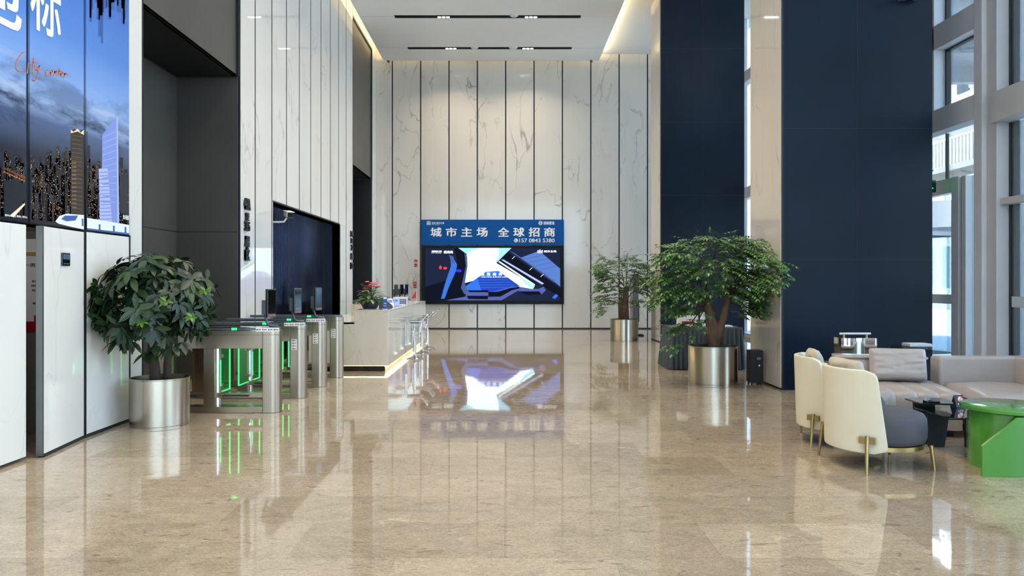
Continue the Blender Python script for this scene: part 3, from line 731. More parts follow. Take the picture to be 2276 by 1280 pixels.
MB().box(-.12, .1, -.012, -.01, .75, .79).build('gold_bar', mat('gold_ink', '#b89a50', .5), ps)

def wall_letters(name, lab, y, items):
    o = MB()
    for body, zc, w_, h_ in items:
        vs, fs = fit_text(body, w_, h_, 0, 0, .035)
        for i, (ay, az) in enumerate(((0, 0), (.008, .006), (-.008, .006), (.008, -.006), (-.008, -.006))): o.add(vs, fs, 0, Matrix.Translation((XL+.02+i*.0004, y+ay, zc+az)) @ RY)
    tag(o.build(name, mat(name+'_metal', '#26272b', .35, metal=.4), normals=False), lab, 'sign')
wall_letters('zone_lettering', 'dark raised floor lettering down the near edge of the marble wall', 12.11,
             [('43A', 2.74, .24, .17), ('至', 2.54, .12, .11), ('35', 2.39, .20, .14), ('层', 2.15, .17, .16), ('▲', 2.035, .09, .05), ('区', 1.93, .17, .16)])
wall_letters('zone_lettering', 'dark raised floor lettering on the far marble strip by the black opening', 20.40,
             [('34', 2.78, .30, .14), ('至', 2.60, .22, .12), ('2', 2.42, .2, .14), ('层', 2.18, .28, .16), ('区', 1.93, .28, .16)])

cc = thing('security_camera', 'white bullet camera at the top of the fluted niche', 'security camera', (XL+.0, 13.78, 2.60))
MB().box(-.16, .02, -.05, .05, -.03, -.0).tube([(.02, 0, -.015), (.12, 0, -.01), (.17, .0, .06)], .018).build('bracket', M['white'], cc, bevel=.004)
rot = Matrix.Translation((.2, 0, .12)) @ Matrix.Rotation(math.radians(-62), 4, 'Z') @ Matrix.Rotation(math.radians(8), 4, 'Y')
MB().box(-.17, .17, -.055, .055, -.045, .05, M=rot).build('housing', M['white'], cc, bevel=.015, seg=3)
MB().box(.165, .18, -.05, .05, -.04, .045, M=rot).build('lens', M['gloss_black'], cc)
MB().box(-.19, .21, -.065, .065, .05, .065, M=rot).build('sun_shield', M['white'], cc, bevel=.004)

# ------------------------------------------------------------------ turnstiles
m = bpy.data.materials.new('green_lit_glass'); m.use_nodes = True; n = m.node_tree; n.nodes.clear()
o = n.nodes.new('ShaderNodeOutputMaterial'); t_ = n.nodes.new('ShaderNodeBsdfTransparent'); e_ = n.nodes.new('ShaderNodeEmission'); a_ = n.nodes.new('ShaderNodeAddShader')
t_.inputs[0].default_value = (.78, .92, .80, 1); e_.inputs[0].default_value = (.03, .8, .15, 1); e_.inputs[1].default_value = .035
n.links.new(t_.outputs[0], a_.inputs[0]); n.links.new(e_.outputs[0], a_.inputs[1]); n.links.new(a_.outputs[0], o.inputs[0])
M['green_pane'] = m
M['slate_top'] = mat('slate_glass_top', '#5a6068', .12, var=.04, coat=.3)
cache = {}
def cached(key, fn):
    if key not in cache: cache[key] = fn(); return cache[key]
    c = cache[key].copy(); COL.objects.link(c); return c
LEN = 1.5
def turnstile(X, Y, lab, near=True, far=True, sticker=True, side_sticker=True, grp='turnstiles of the near bank', term=True):
    t = thing('turnstile', lab, 'turnstile', (X, Y, 0), 0, grp)
    def put(key, fn):
        o = cached(key, fn); o.parent = t; return o
    def arc(cx, r, y, a0, a1, nseg=8): return [(cx+r*math.cos(a0+(a1-a0)*i/nseg), y+r*math.sin(a0+(a1-a0)*i/nseg)) for i in range(nseg+1)]
    plan_end = arc(-.1, .1, .1, -PI/2, PI/2, 12) + [(-.195, .2), (-.195, 0)]
    plan_in = arc(-LEN+.1, .1, .1, PI/2, 3*PI/2, 12) + [(-LEN+.195, 0), (-LEN+.195, .2)]
    def body():
        o = MB(); o.prism(plan_end, 0, .955); o.prism(plan_in, 0, .955)
        o.box(-.874, -.744, 0, .2, .07, .742)
        o.box(-LEN+.195, -.195, 0, .2, 0, .07); o.box(-LEN+.195, -.195, 0, .2, .742, .955)
        o.box(-LEN+.195, -.195, .04, .16, .17, .225)
        return o.build('body', M['steel_gate'], smooth='auto', bevel=.004)
    put('body', body)
    put('slot', lambda: MB().box(-.66, -.36, -.002, .02, .19, .205).box(-1.25, -.95, -.002, .02, .19, .205).box(-.195, -.193, -.0015, .01, 0, .95).box(-1.3, 0, -.0015, .01, .90, .903).build('slot', M['gasket']))
    put('top', lambda: MB().prism(arc(-.12, .1, .1, -PI/2, PI/2, 12) + arc(-LEN+.12, .1, .1, PI/2, 3*PI/2, 12), .955, .99).build('top_cover', M['slate_top'], smooth='auto', bevel=.003))
    put('lip', lambda: MB().box(-.8, -.2, -.004, .01, .949, .956).box(-.8, -.2, -.004, .01, .984, .991).build('chrome_lip', M['chrome']))
    put('ind', lambda: MB().box(-.55, -.49, -.006, .02, .957, .983).build('indicator', M['green_led']))
    put('pole', lambda: MB().cyl(-.75, .1, .07, .742, .036).build('hinge_post', M['chrome'], smooth='auto'))
    put('poleled', lambda: MB().box(-.715, -.710, .09, .11, .30, .60).build('hinge_light', M['green_led']))
    for s, on in ((-1, near), (1, far)):
        if not on: continue
        ya, yb = (.17, .50) if s > 0 else (.03, -.32)
        y_lo, y_hi = min(ya, yb), max(ya, yb)
        def wing():
            return MB().box(-.756, -.744, y_lo, y_hi, .21, .90).build('wing', M['green_pane'])
        def edge():
            e1 = .008; ye = yb
            o = MB().box(-.7575, -.7425, min(ye, ye-s*e1), max(ye, ye-s*e1), .21, .9).box(-.7575, -.7425, y_lo, y_hi, .21, .218)
            return o.build('wing_edge', M['green_led'])
        wg = put(('wing', s), wing); put(('edge', s), edge)
        put(('clamp', s), lambda: MB().box(-.775, -.725, min(.1+s*.03, .1+s*.12), max(.1+s*.03, .1+s*.12), .28, .32).box(-.775, -.725, min(.1+s*.03, .1+s*.12), max(.1+s*.03, .1+s*.12), .62, .66).build('clamp', M['steel']))
    def stick(w_, h_, nx, ny):
        o = MB(); o.box(-w_/2, w_/2, -.0045, -.002, -h_/2, h_/2, 0)
        for i in range(nx):
            for k in range(ny):
                cx = -w_/2+w_*(i+.5)/nx; cz = -h_/2+h_*(k+.5)/ny; u = min(w_/nx, h_/ny)
                if nx > 1:
                    o.box(cx-.026, cx-.012, -.006, -.0045, cz-u*.16, cz+u*.16, 1 if i % 3 else 2); o.box(cx-.006, cx+.024, -.006, -.0045, cz-.004, cz+.004, 2)
                else:
                    o.box(cx-.022, cx-.008, -.006, -.0045, cz-.010, cz+.010, 1 if k < 3 else 2); o.box(cx-.002, cx+.022, -.006, -.0045, cz-.004, cz+.004, 2)
        return o
    if sticker:
        s_ = put('st1', lambda: stick(.27, .045, 4, 1).build('notice_strip', [M['paper'], M['red'], M['gasket']], bevel=.0)); s_.location = (-.0-.135, -.001, .962)
    if side_sticker:
        s_ = put('st2', lambda: stick(.07, .14, 1, 4).build('notice_sticker', [M['paper'], M['red'], M['gasket']])); s_.location = (-.14, .0, .70)
    if term:
        def arm(): return MB().tube([(-.04, .1, .995), (-.13, .1, .998), (-.165, .1, 1.02), (-.19, .1, 1.10), (-.20, .1, 1.2)], [.017]*5, 10).box(-.23, -.17, .075, .125, 1.13, 1.30).build('terminal_arm', mat('arm_grey', '#55585c', .35, metal=.5), smooth='auto', bevel=.004)
        put('arm', arm)
        R_ = Matrix.Translation((-.13, .1, 1.265)) @ Matrix.Rotation(math.radians(-27), 4, 'Z')
        put('term', lambda: MB().box(-.018, .018, -.07, .07, -.165, .165, M=R_).box(-.06, -.018, -.03, .03, -.1, .03, M=R_).build('face_terminal', mat('terminal_black', '#2a2b2e', .3), bevel=.008, seg=3))
        put('scr', lambda: MB().box(.0181, .0195, -.06, .06, -.12, .15, M=R_).build('terminal_screen', M['gloss_black']))
        put('foot', lambda: MB().box(.0181, .02, -.06, .06, -.158, -.128, M=R_).build('terminal_label', mat('terminal_strip', '#7a5f5c', .5)))
    return t
turnstile(-2.60, 8.82, 'front steel turnstile behind the leafy plant, nearest of the bank', near=False, side_sticker=False)
turnstile(-2.585, 9.90, 'second steel turnstile from the front, sticker strip and face terminal')
turnstile(-2.57, 10.95, 'third steel turnstile from the front with the last raised face terminal')
turnstile(-2.555, 12.02, 'last steel turnstile of the bank beside the marble desk, no terminal', far=False, sticker=False, term=False)
for k, (y, l_) in enumerate(((20.75, 'nearest'), (21.85, 'middle'), (22.95, 'farthest'))):
    turnstile(-2.83, y, l_+' of the three turnstiles whose black terminals rise behind the marble desk', near=k > 0, far=k < 2, sticker=False, side_sticker=False, grp='turnstiles of the far bank')

# ------------------------------------------------------------------ reception desk
DX0, DX1, DY0, DY1, DH = -2.53, -1.96, 12.86, 18.9, 1.036
dk = thing('reception_desk', 'long beige marble reception desk with glowing base', 'desk', (DX1, DY0, 0))
o = MB()
def dbox(mb, x0, x1, y0, y1, z0, z1, m_=0): mb.box(x0-DX1, x1-DX1, y0-DY0, y1-DY0, z0, z1, m_)
dbox(o, -3.3, DX0, DY0, DY0+.06, .10, .83); dbox(o, DX0, DX1, DY0, DY0+.06, .10, DH-.03)
dbox(o, DX1-.06, DX1, DY0+.06, DY1, .10, DH-.03); dbox(o, DX0, DX0+.04, DY0+.06, DY1, .10, DH-.03); dbox(o, DX0+.04, DX1-.06, DY1-.06, DY1, .1, DH-.03)
o.build('body', M['marble_desk'], dk, bevel=.003, seg=1)
o = MB(); dbox(o, DX0-.0, DX1+.0, DY0, DY1, DH-.03, DH); o.build('counter_top', mat('counter_stone', '#cdc5b6', .12, var=.05), dk, bevel=.003)
o = MB(); dbox(o, -3.3, DX0, DY0, 18.4, .80, .83); o.build('work_top', bpy.data.materials['counter_stone'], dk)
o = MB(); dbox(o, -3.25, DX1-.07, DY0+.12, DY1-.05, 0, .10); dbox(o, -3.25, DX1-.07, DY0+.07, DY0+.12, 0, .10, 1); o.build('plinth', [mat('plinth_stone', '#d8cfba', .3, var=.2, vs=9), M['gloss_black']], dk)
o = MB(); dbox(o, DX1-.066, DX1-.045, DY0+.05, DY1-.1, .078, .095); dbox(o, -3.2, DX1-.066, DY0+.060, DY0+.066, .092, .097)
o.build('base_light', emit('desk_led', (1, .84, .5), 12), dk)
o = MB(); dbox(o, -3.05, -2.62, 15.2, 15.5, .83, 1.06); o.build('inner_shelf', M['marble_desk'], dk, bevel=.003)

# desk plant
def leaf_strip(mb, base_, d, up, length, width, droop, m_=0, nseg=4, fold=.15, M_=None, clampx=None):
    d = Vector(d).normalized(); up = Vector(up); side = d.cross(up)
    if side.length < 1e-4: side = d.orthogonal()
    side.normalize(); nrm = side.cross(d).normalized()
    vs = []; fs = []; p = Vector(base_); dirv = d.copy()
    prof = [0.0, .72, 1.0, .72, 0.0] if nseg == 4 else [0.0, 1.0, .8, 0.0] if nseg == 3 else [0, 1, 0]
    for i in range(nseg+1):
        w_ = prof[i]*width/2
        if i in (0, nseg): vs.append(p.copy())
        else:
            vs += [p + side*w_ + nrm*w_*fold, p.copy(), p - side*w_ + nrm*w_*fold]
        dirv = (dirv + Vector((0, 0, -droop/nseg))).normalized()
        p = p + dirv*length/nseg
    idx = lambda i: 1+3*(i-1)
    fs += [(0, idx(1), idx(1)+1), (0, idx(1)+1, idx(1)+2)]
    for i in range(1, nseg-1):
        a, b2 = idx(i), idx(i+1)
        fs += [(a, b2, b2+1, a+1), (a+1, b2+1, b2+2, a+2)]
    a = idx(nseg-1); e2 = len(vs)-1
    fs += [(a, e2, a+1), (a+1, e2, a+2)]
    if clampx is not None:
        for v in vs: v.x = max(v.x, clampx)
    mb.add(vs, fs, m_, M_)
dp = thing('potted_anthurium', 'red flowering plant in a dark oval pot on the desk end', 'plant', (-2.33, 13.22, DH))
prof = [(.0, 0), (.105, 0), (.12, .02), (.15, .07), (.155, .145), (.17, .15), (.17, .165), (.145, .165), (.14, .13), (0, .13)]
Mo = Matrix.Scale(1.0, 4)
MB().lathe(prof, n=40, M=Matrix.Diagonal((1, .62, 1, 1)), cap=False).build('pot', mat('charcoal_glaze', '#2b2b2e', .35, var=.1, vs=20), dp, smooth='auto')
MB().box(-.13, .14, -.07, .09, -.0, .004).build('saucer', M['white'], dp)
r2 = random.Random(5); lv = MB(); fw = MB(); st_ = MB()
for i in range(60):
    a = r2.uniform(0, 2*PI); el = r2.uniform(.1, 1.25); d = Vector((math.cos(a)*math.cos(el), math.sin(a)*math.cos(el), math.sin(el)))
    b0 = Vector((r2.uniform(-.05, .05), r2.uniform(-.03, .03), .14)); tip = b0 + d*r2.uniform(.08, .24)
    leaf_strip(lv, tip, (d.x, d.y, d.z*.4-.05), (0, 0, 1), r2.uniform(.14, .22), r2.uniform(.06, .085), r2.uniform(.5, 1.0))
    st_.tube([b0, tip], .004, 5)
for (x_, y_, z_) in ((-.02, 0, .47), (-.05, -.02, .40), (.07, -.03, .42), (.11, 0, .39), (.03, -.05, .385), (-.06, -.05, .36), (.08, -.02, .45), (-.04, -.07, .31), (.13, .02, .385)):
    st_.tube([(0, 0, .14), (x_*.6, y_*.6, z_*.7), (x_, y_, z_)], .004, 5)
    for q_ in range(4):
        a = r2.uniform(0, 2*PI); leaf_strip(fw, (x_, y_, z_), (math.cos(a), math.sin(a), .25), (0, -.5, 1), r2.uniform(.07, .10), .055, .3)
lv.build('foliage', leaf_mat('anthurium_leaf', '#24401f', '#3d6430', '#5f8a4a'), dp, normals=False, smooth=True)
st_.build('stems', mat('stem_green', '#3e5a2c', .5), dp)
fw.build('flowers', leaf_mat('anthurium_red', '#b8303a', '#d84a4c', '#e88a80'), dp, normals=False, smooth=True)

# things on the counter
t = thing('desk_sign', 'upright blue and white card holder standing at the desk end', 'card holder', (-2.05, 13.1, DH))
MB().box(-.04, .04, -.03, .03, 0, .012).build('base', mat('clear_acrylic', '#b9c4e2', .1), t)
MB().box(-.036, .036, -.008, .008, .012, .22).build('card', mat('card_blue', '#2a4a9e', .3, var=.25, vs=14), t)
MB().box(-.03, .03, -.0095, -.008, .18, .215).box(-.02, .02, -.0095, -.008, .10, .112).box(-.025, .02, -.0095, -.008, .06, .068).build('print', M['paper'], t)
t = thing('desk_telephone', 'dark grey telephone console tilted behind the blue card', 'telephone', (-2.14, 13.75, DH))
MB().prism([(-.12, 0), (.12, 0), (.12, .05), (-.02, .17), (-.08, .19), (-.12, .15)], -.13, .13, 'x', M=Matrix.Rotation(math.radians(-80), 4, 'Z')).build('base', mat('phone_grey', '#3a4048', .4), t, bevel=.008)
MB().box(-.05, .05, -.12, .12, .17, .21).build('handset', mat('phone_blue', '#4a5b72', .4), t, bevel=.015, seg=3)
def brochure(x, y, tilt, c, lab):
    t = thing('brochure_stand', lab, 'brochure', (x, y, DH), math.radians(-35))
    R_ = Matrix.Rotation(math.radians(tilt), 4, 'Y')
    MB().box(-.006, .006, -.07, .07, 0, .17, M=R_).build('cover', mat('brochure_'+lab.split()[0], c, .35), t)
    MB().box(-.06, .05, -.06, .06, 0, .006).build('foot', M['gloss_black'], t)
    MB().box(.0062, .0075, -.05, .05, .09, .14, M=R_).build('picture', mat('brochure_pic_'+lab.split()[0], '#6f7c98', .4), t)
brochure(-2.12, 14.35, -22, '#e8e4e0', 'pale brochure leaning on its stand, nearest of the two on the counter')
brochure(-2.08, 14.85, -24, '#9fb2ee', 'bluish brochure leaning on its stand beside the white tissue box')
t = thing('tissue_box', 'white box with a blue patterned panel on the counter', 'box', (-2.13, 15.6, DH))
MB().box(-.14, .14, -.1, .1, 0, .16).build('carton', M['white'], t, bevel=.006)
MB().box(.0, .13, -.103, -.1, .005, .12).build('blue_panel', mat('panel_blue', '#2b4c96', .4), t)
pt_ = MB()
for i in range(3):
    for k in range(3): pt_.box(.018+i*.036, .038+i*.036, -.105, -.103, .018+k*.034, .034+k*.034)
pt_.build('pattern', M['paper'], t)
tag(MB().box(-2.26, -2.0, 15.25, 15.4, DH, DH+.02).build('notepad', M['paper'], bevel=.002), 'white notepad lying on the counter before the tissue box', 'notepad')
t = thing('desk_flag', 'small red triangular pennant standing near the far counter end', 'flag', (-2.02, 17.2, DH))
MB().cyl(0, 0, 0, .012, .035).cyl(.03, 0, .0, .30, .004, 8).build('pole', M['white'], t)
MB().prism([(-.08, .1), (.028, .1), (.028, .29)], -.003, .003, 'y').build('pennant', mat('pennant_red', '#c4303a', .6), t)

# bar stools
def make_stool():
    t = thing('bar_stool', '', 'stool', (0, 0, 0), 0, 'chrome bar stools along the reception desk')
    MB().lathe([(.0, 0), (.185, 0), (.187, .008), (.17, .018), (.09, .035), (.045, .06), (.034, .09), (0, .09)], n=40, cap=False).build('base', M['chrome'], t, smooth='auto')
    MB().cyl(0, 0, .08, .45, .030, 20).cyl(0, 0, .45, .70, .022, 20).cyl(0, 0, .445, .455, .033, 20).build('column', M['chrome'], t, smooth='auto')
    MB().tube([(0, 0, .64), (-.02, -.06, .6), (-.03, -.12, .46), (-.03, -.125, .44)], .008, 8).build('gas_lever', M['chrome'], t, smooth='auto')
    side = [(-.165, .30), (-.17, .36), (-.17, .66), (-.16, .71), (-.12, .735), (0, .735), (.10, .735), (.16, .76), (.22, .83), (.25, .87)]
    for s in (-1, 1):
        MB().tube([(x, s*.17, z) for x, z in side], .013, 10).build('side_rail', M['chrome'], t, smooth='auto')
    MB().tube([(-.165, -.17, .30), (-.165, .17, .30)], .013, 10).build('footrest', M['chrome'], t, smooth='auto')
    MB().tube([(.25, -.17, .87), (.25, .17, .87)], .016, 10).build('back_rail', M['chrome'], t, smooth='auto')
    se = MB(); pts = [(-.15, .722), (-.11, .742), (0, .745), (.10, .745), (.16, .77), (.215, .83)]
    vs = [(x, s*.16, z) for x, z in pts for s in (-1, 1)]; fs = [(2*i, 2*i+1, 2*i+3, 2*i+2) for i in range(len(pts)-1)]
    se.add(vs, fs); se.build('seat', mat('stool_seat', '#8f8d8a', .15, metal=.6), t, smooth=True, solid=.016)
    MB().box(-.09, .09, -.09, .09, .70, .722).build('seat_plate', M['black'], t)
    return t
s0 = make_stool()
for k, (x, y, rz, l_) in enumerate(((-1.765, 15.0, .06, 'chrome bar stool at the desk, nearest of the row'), (-1.745, 16.1, -.03, 'chrome bar stool at the desk, middle of the row'), (-1.75, 17.3, .04, 'chrome bar stool at the desk, farthest of the row'))):
    s = s0 if k == 0 else copy_tree(s0)
    s.location = (x, y, 0); s.rotation_euler.z = rz; s['label'] = l_

# ------------------------------------------------------------------ planters and plants
def planter(name, lab, loc, r, h):
    t = thing(name, lab, 'plant', loc)
    MB().lathe([(0, 0), (r*.985, 0), (r*.985, .015), (r, .02), (r, h-.015), (r+.004, h-.01), (r+.004, h), (r-.012, h), (r-.012, h-.09), (0, h-.09)], n=72, cap=False).build('planter', M['steel'], t, smooth='auto')
    MB().lathe([(0, h-.07), (r-.014, h-.075)], n=40, cap=False).build('soil', M['soil'], t)
    return t
# broad leafed money tree by the doors
pl = planter('potted_money_tree', 'broad leafed potted tree in a steel planter before the white doors', (-3.66, 8.12, 0), .295, .505)
tr = MB()
tr.tube([(-.04, -.02, .44), (-.05, -.02, .62), (-.09, -.0, .80), (-.06, .0, 1.0)], [.062, .052, .045, .035], 12)
tr.tube([(.07, .02, .44), (.07, .02, .65), (.09, .02, .85), (.12, .03, 1.0)], [.045, .04, .036, .03], 12)
r3 = random.Random(11); br_ = MB(); lv = MB()
cx0, cz0 = .04, 1.34
cl_n = 0
while cl_n < 250:
    a = r3.uniform(0, 2*PI); q_ = r3.random()**.38; th = math.acos(r3.uniform(-.85, 1))
    ux, uy, uz = math.sin(th)*math.cos(a)*q_, math.sin(th)*math.sin(a)*q_, math.cos(th)*q_
    c = Vector((cx0+ux*.56*(1-.42*max(uz, 0)), -.22+uy*.46+ux*.34, cz0+uz*(.52 if uz > 0 else .52)))
    c.x = max(c.x, -.355); cl_n += 1
    if c.z < .92 and abs(c.x-.02) < .14 and c.y > -.25: continue
    dirr = Vector((ux, uy, uz+.3)).normalized()
    start = Vector((r3.choice((-.06, .12)), .01, r3.uniform(.85, 1.05)))
    if r3.random() < .3: br_.tube([start, (start+c)/2+Vector((0, 0, .03)), c], [.012, .009, .005], 6)
    nl = r3.choice((5, 6, 6, 7)); u = dirr.orthogonal().normalized(); w_ = dirr.cross(u); ph0 = r3.uniform(0, 6)
    ln = r3.uniform(.12, .215)
    for k in range(nl):
        an = ph0+2*PI*k/nl; rad = u*math.cos(an)+w_*math.sin(an)
        dd_ = (rad*1.0 + dirr*r3.uniform(.1, .5) + Vector((0, 0, r3.uniform(-.5, -.1)))).normalized()
        L_ = ln*r3.uniform(.75, 1.12)
        leaf_strip(lv, c+rad*.01, dd_, dirr, L_, L_*.37, r3.uniform(.25, .8), clampx=XL+3.66+.045, fold=.22)
tr.build('trunk', mat('mossy_bark', '#40332a', .9, var=.3, vs=25, bump=.5, stretch=(1, 1, .3)), pl, smooth=True)
br_.build('branches', mat('green_twig', '#3a4a26', .6), pl, smooth=True)
for (x_, y_, z_) in ((-.30, -.25, 1.66), (-.36, -.32, 1.60), (.0, -.3, 1.72), (.08, -.25, .86), (-.02, -.22, .80), (-.12, -.40, .92), (-.20, -.48, .94), (.28, -.35, .86), (.36, -.3, .9)):
    for k in range(6):
        an = 2*PI*k/6+x_*9; leaf_strip(lv, (x_, y_, z_), (math.cos(an), math.sin(an)*.6-.2, -.45 if z_ < 1 else .05), (0, -.2, 1), r3.uniform(.14, .21), .07, r3.uniform(.4, .9), clampx=XL+3.66+.045, fold=.2)
lv.build('foliage', leaf_mat('money_tree_leaf', '#16281a', '#233b22', '#374f29', .40), pl, normals=False, smooth=True)
nl_ = MB()
for (x_, y_, z_) in ((.56, -.2, 1.42), (.34, -.62, 1.32), (.12, -.66, 1.12), (.50, -.40, 1.16)):
    for k in range(6):
        an = 2*PI*k/6; leaf_strip(nl_, (x_, y_, z_), (math.cos(an), -.4+math.sin(an)*.7, math.sin(an)*.5+.1), (0, -.4, 1), r3.uniform(.06, .11), .034, .5)
nl_.build('young_leaves', leaf_mat('money_tree_young', '#4a6e22', '#56802a', '#75963f'), pl, normals=False, smooth=True)

# fine leafed trees on the right
def fine_tree(name, lab, loc, r, h, trunk_paths, blobs, seed, dens, name_side, depth, leafm, leaf=1.08):
    t = planter(name, lab, loc, r, h); rr = random.Random(seed)
    k = loc[1]/F_PX
    tb = MB()
    for pts, rad in trunk_paths: tb.tube(pts, rad, 12)
    lv = MB(); tw = MB()
    for bx_, by_, br2, *yo in blobs:
        yo = yo[0] if yo else 0; kk = (loc[1]+yo)/F_PX
        X = (bx_-VPX)*kk-loc[0]; Z = CAM_H+(HOR-by_)*kk; R = br2*kk
        for q in range(int(dens*R*R*60)+3):
            a = rr.uniform(0, 2*PI); e2 = math.acos(rr.uniform(-.8, 1)); qq = rr.random()**.45
            off = Vector((math.sin(e2)*math.cos(a), math.sin(e2)*math.sin(a)*1.25, math.cos(e2)*.75))*R*qq
            c = Vector((X, yo, Z)) + off + Vector((0, rr.gauss(0, depth*.45), 0))
            if c.x > .50 and c.y > -.75: c.y = -.78-rr.random()*.12 if yo < 0 else c.y; c.x = min(c.x, .50) if yo == 0 else c.x
            outd = Vector((c.x, c.y*1.0, .12)); 
            if outd.length < .05: outd = Vector((rr.uniform(-1, 1), -1, .1))
            outd = (outd.normalized() + Vector((rr.uniform(-.5, .5), rr.uniform(-.7, .3), rr.uniform(-.35, .25)))).normalized()
            Lf = rr.uniform(.17, .30); nleaf = rr.choice((4, 5, 6)); p = c.copy(); dv = outd.copy(); pts = [p.copy()]
            for s in range(nleaf):
                p = p + dv*Lf/nleaf; dv = (dv+Vector((0, 0, -.16))).normalized(); pts.append(p.copy())
                sd = dv.cross(Vector((0, 0, 1))); sd = sd.normalized() if sd.length > .01 else Vector((1, 0, 0))
                for sg in (-1, 1):
                    ld_ = (sd*sg*.9 + dv*.6 + Vector((0, 0, rr.uniform(-.3, .1)))).normalized()
                    leaf_strip(lv, p, ld_, (0, 0, 1), leaf*rr.uniform(.05, .078), leaf*rr.uniform(.026, .036), .35, nseg=3)
            leaf_strip(lv, p, dv, (0, 0, 1), leaf*.07, leaf*.03, .3, nseg=3)
            if q % 3 == 0: tw.tube(pts[:1]+pts[-1:], .0025, 4)
        if br2 > 12:
            tp_ = trunk_paths[0 if X < .02 else 1][0] if len(trunk_paths) > 1 and name_side else trunk_paths[0][0]; s0_ = Vector(tp_[-1]).lerp(Vector(tp_[-2]), rr.random()*.9)
            tw.tube([s0_, Vector(((X+s0_.x)*.5, yo*.5, (Z+s0_.z)/2+.06)), (X, yo, Z)], [.016, .010, .004], 6)
    lim = 3.845-loc[0]; y_c = (10.66 if loc[1] < 15 else 18.98)-loc[1]
    for mb in (lv, tw): mb.v = [(min(v[0], lim), v[1], v[2]) if v[1] > y_c else v for v in mb.v]
    tb.build('trunk', M['trunk'], t, smooth=True)
    tw.build('branches', mat('twig_brown', '#4a3a28', .8), t, smooth=True)
    lv.build('foliage', leafm, t, normals=False, smooth=True)
    return t
lm = leaf_mat('fine_leaf', '#33542c', '#52793e', '#7ba25a', .40)
fine_tree('potted_tree', 'large fine leafed potted tree before the skirted table', (3.10, 11.4, 0), .36, .565,
          [([(.02, 0, .5), (.0, 0, .78), (-.04, 0, 1.0), (-.10, .02, 1.3)], [.11, .10, .075, .05]), ([(.06, 0, .6), (.10, -.02, .82), (.17, -.02, 1.05), (.25, .0, 1.4)], [.08, .065, .055, .035])],
          [(1525, 562, 38), (1575, 548, 34), (1625, 548, 36), (1664, 562, 32), (1695, 580, 24, -.85), (1495, 575, 24), (1490, 618, 26), (1545, 605, 48), (1610, 600, 55), (1660, 615, 40), (1692, 628, 24, -.85), (1716, 606, 14, -.9),
           (1500, 650, 34), (1555, 650, 42), (1620, 648, 42), (1670, 655, 36), (1472, 668, 14), (1520, 690, 26), (1560, 695, 20), (1655, 692, 28), (1525, 735, 20), (1510, 768, 12), (1548, 722, 16), (1690, 680, 16)], 21, 15, True, .40, lm)
fine_tree('potted_tree', 'smaller looking fine leafed potted tree near the back wall', (3.06, 19.65, 0), .35, .55,
          [([(.03, 0, .48), (.03, 0, .9), (.06, 0, 1.4)], [.11, .09, .06]), ([(-.07, 0, .5), (-.10, 0, .9), (-.08, 0, 1.3)], [.07, .05, .035])],
          [(1345, 597, 20), (1380, 590, 24), (1415, 597, 22), (1350, 575, 8), (1395, 580, 14), (1360, 618, 24), (1400, 622, 28), (1430, 620, 14), (1345, 640, 14), (1375, 650, 18), (1415, 645, 18), (1440, 635, 8), (1350, 665, 16), (1345, 690, 12), (1372, 675, 14), (1402, 675, 14)], 33, 12, False, .36, lm)

# ------------------------------------------------------------------ skirted table and what stands on it
TX0, TX1, TY0, TY1, TZ = 2.88, 4.08, 13.15, 13.95, .715
t = thing('skirted_table', 'folding table under a pleated slate grey skirt before the far column', 'table', ((TX0+TX1)/2, (TY0+TY1)/2, 0))
cx, cy = (TX0+TX1)/2, (TY0+TY1)/2; hw, hd = (TX1-TX0)/2, (TY1-TY0)/2
MB().box(-hw, hw, -hd, hd, TZ-.03, TZ+.002).build('top', mat('table_cloth_top', '#5c666c', .7, var=.04), t, bevel=.004)
sk = MB(); loop = []
N_ = 150
per = 2*(2*hw+2*hd)
def perim(s_):
    s_ = s_ % per
    for ln, p0, d in ((2*hw, (-hw, -hd), (1, 0)), (2*hd, (hw, -hd), (0, 1)), (2*hw, (hw, hd), (-1, 0)), (2*hd, (-hw, hd), (0, -1))):
        if s_ <= ln: return p0[0]+d[0]*s_, p0[1]+d[1]*s_, (d[1], -d[0])
        s_ -= ln
vs = []; fs = []; rows = 5; NN = 540
for i in range(NN):
    x, y, nn = perim(per*i/NN); wv = math.sin(i/NN*2*PI*54) + .5*math.sin(i*1.7)
    for j_ in range(rows):
        f_ = j_/(rows-1); am = .007+.022*f_; fl_ = .085*f_
        vs.append((x*(1+fl_*.7/hw*.5)+nn[0]*(am*wv+fl_*.3), y*(1+fl_*.3)+nn[1]*(am*wv+fl_*.3), TZ*(1-f_)+.012))
for i in range(NN):
    q_ = (i+1) % NN
    for j_ in range(rows-1): fs.append((i*rows+j_, q_*rows+j_, q_*rows+j_+1, i*rows+j_+1))
sk.add(vs, fs); sk.build('skirt', M['skirt'], t, smooth=True)
def carton(x, y, w_, d, h, lab, accent):
    b_ = thing('leaflet_box', lab, 'box', (x, y, TZ+.003))
    MB().box(-w_/2, w_/2, -d/2, d/2, 0, h).build('carton', M['paper'], b_, bevel=.004)
    MB().box(-w_*.35, w_*.3, -d/2-.002, -d/2, h*.25, h*.5).build('print', accent, b_)
carton(3.22, 13.5, .34, .2, .20, 'white box with red print on the skirted table, left of the tree trunk', M['red'])
carton(3.60, 13.6, .22, .16, .25, 'tall white box on the skirted table just right of the trunk', M['groove'])
tag(MB().box(3.72, 3.98, 13.35, 13.6, TZ+.003, TZ+.03).build('leaflet_stack', M['paper'], bevel=.003), 'flat stack of leaflets at the right of the skirted table', 'paper stack')

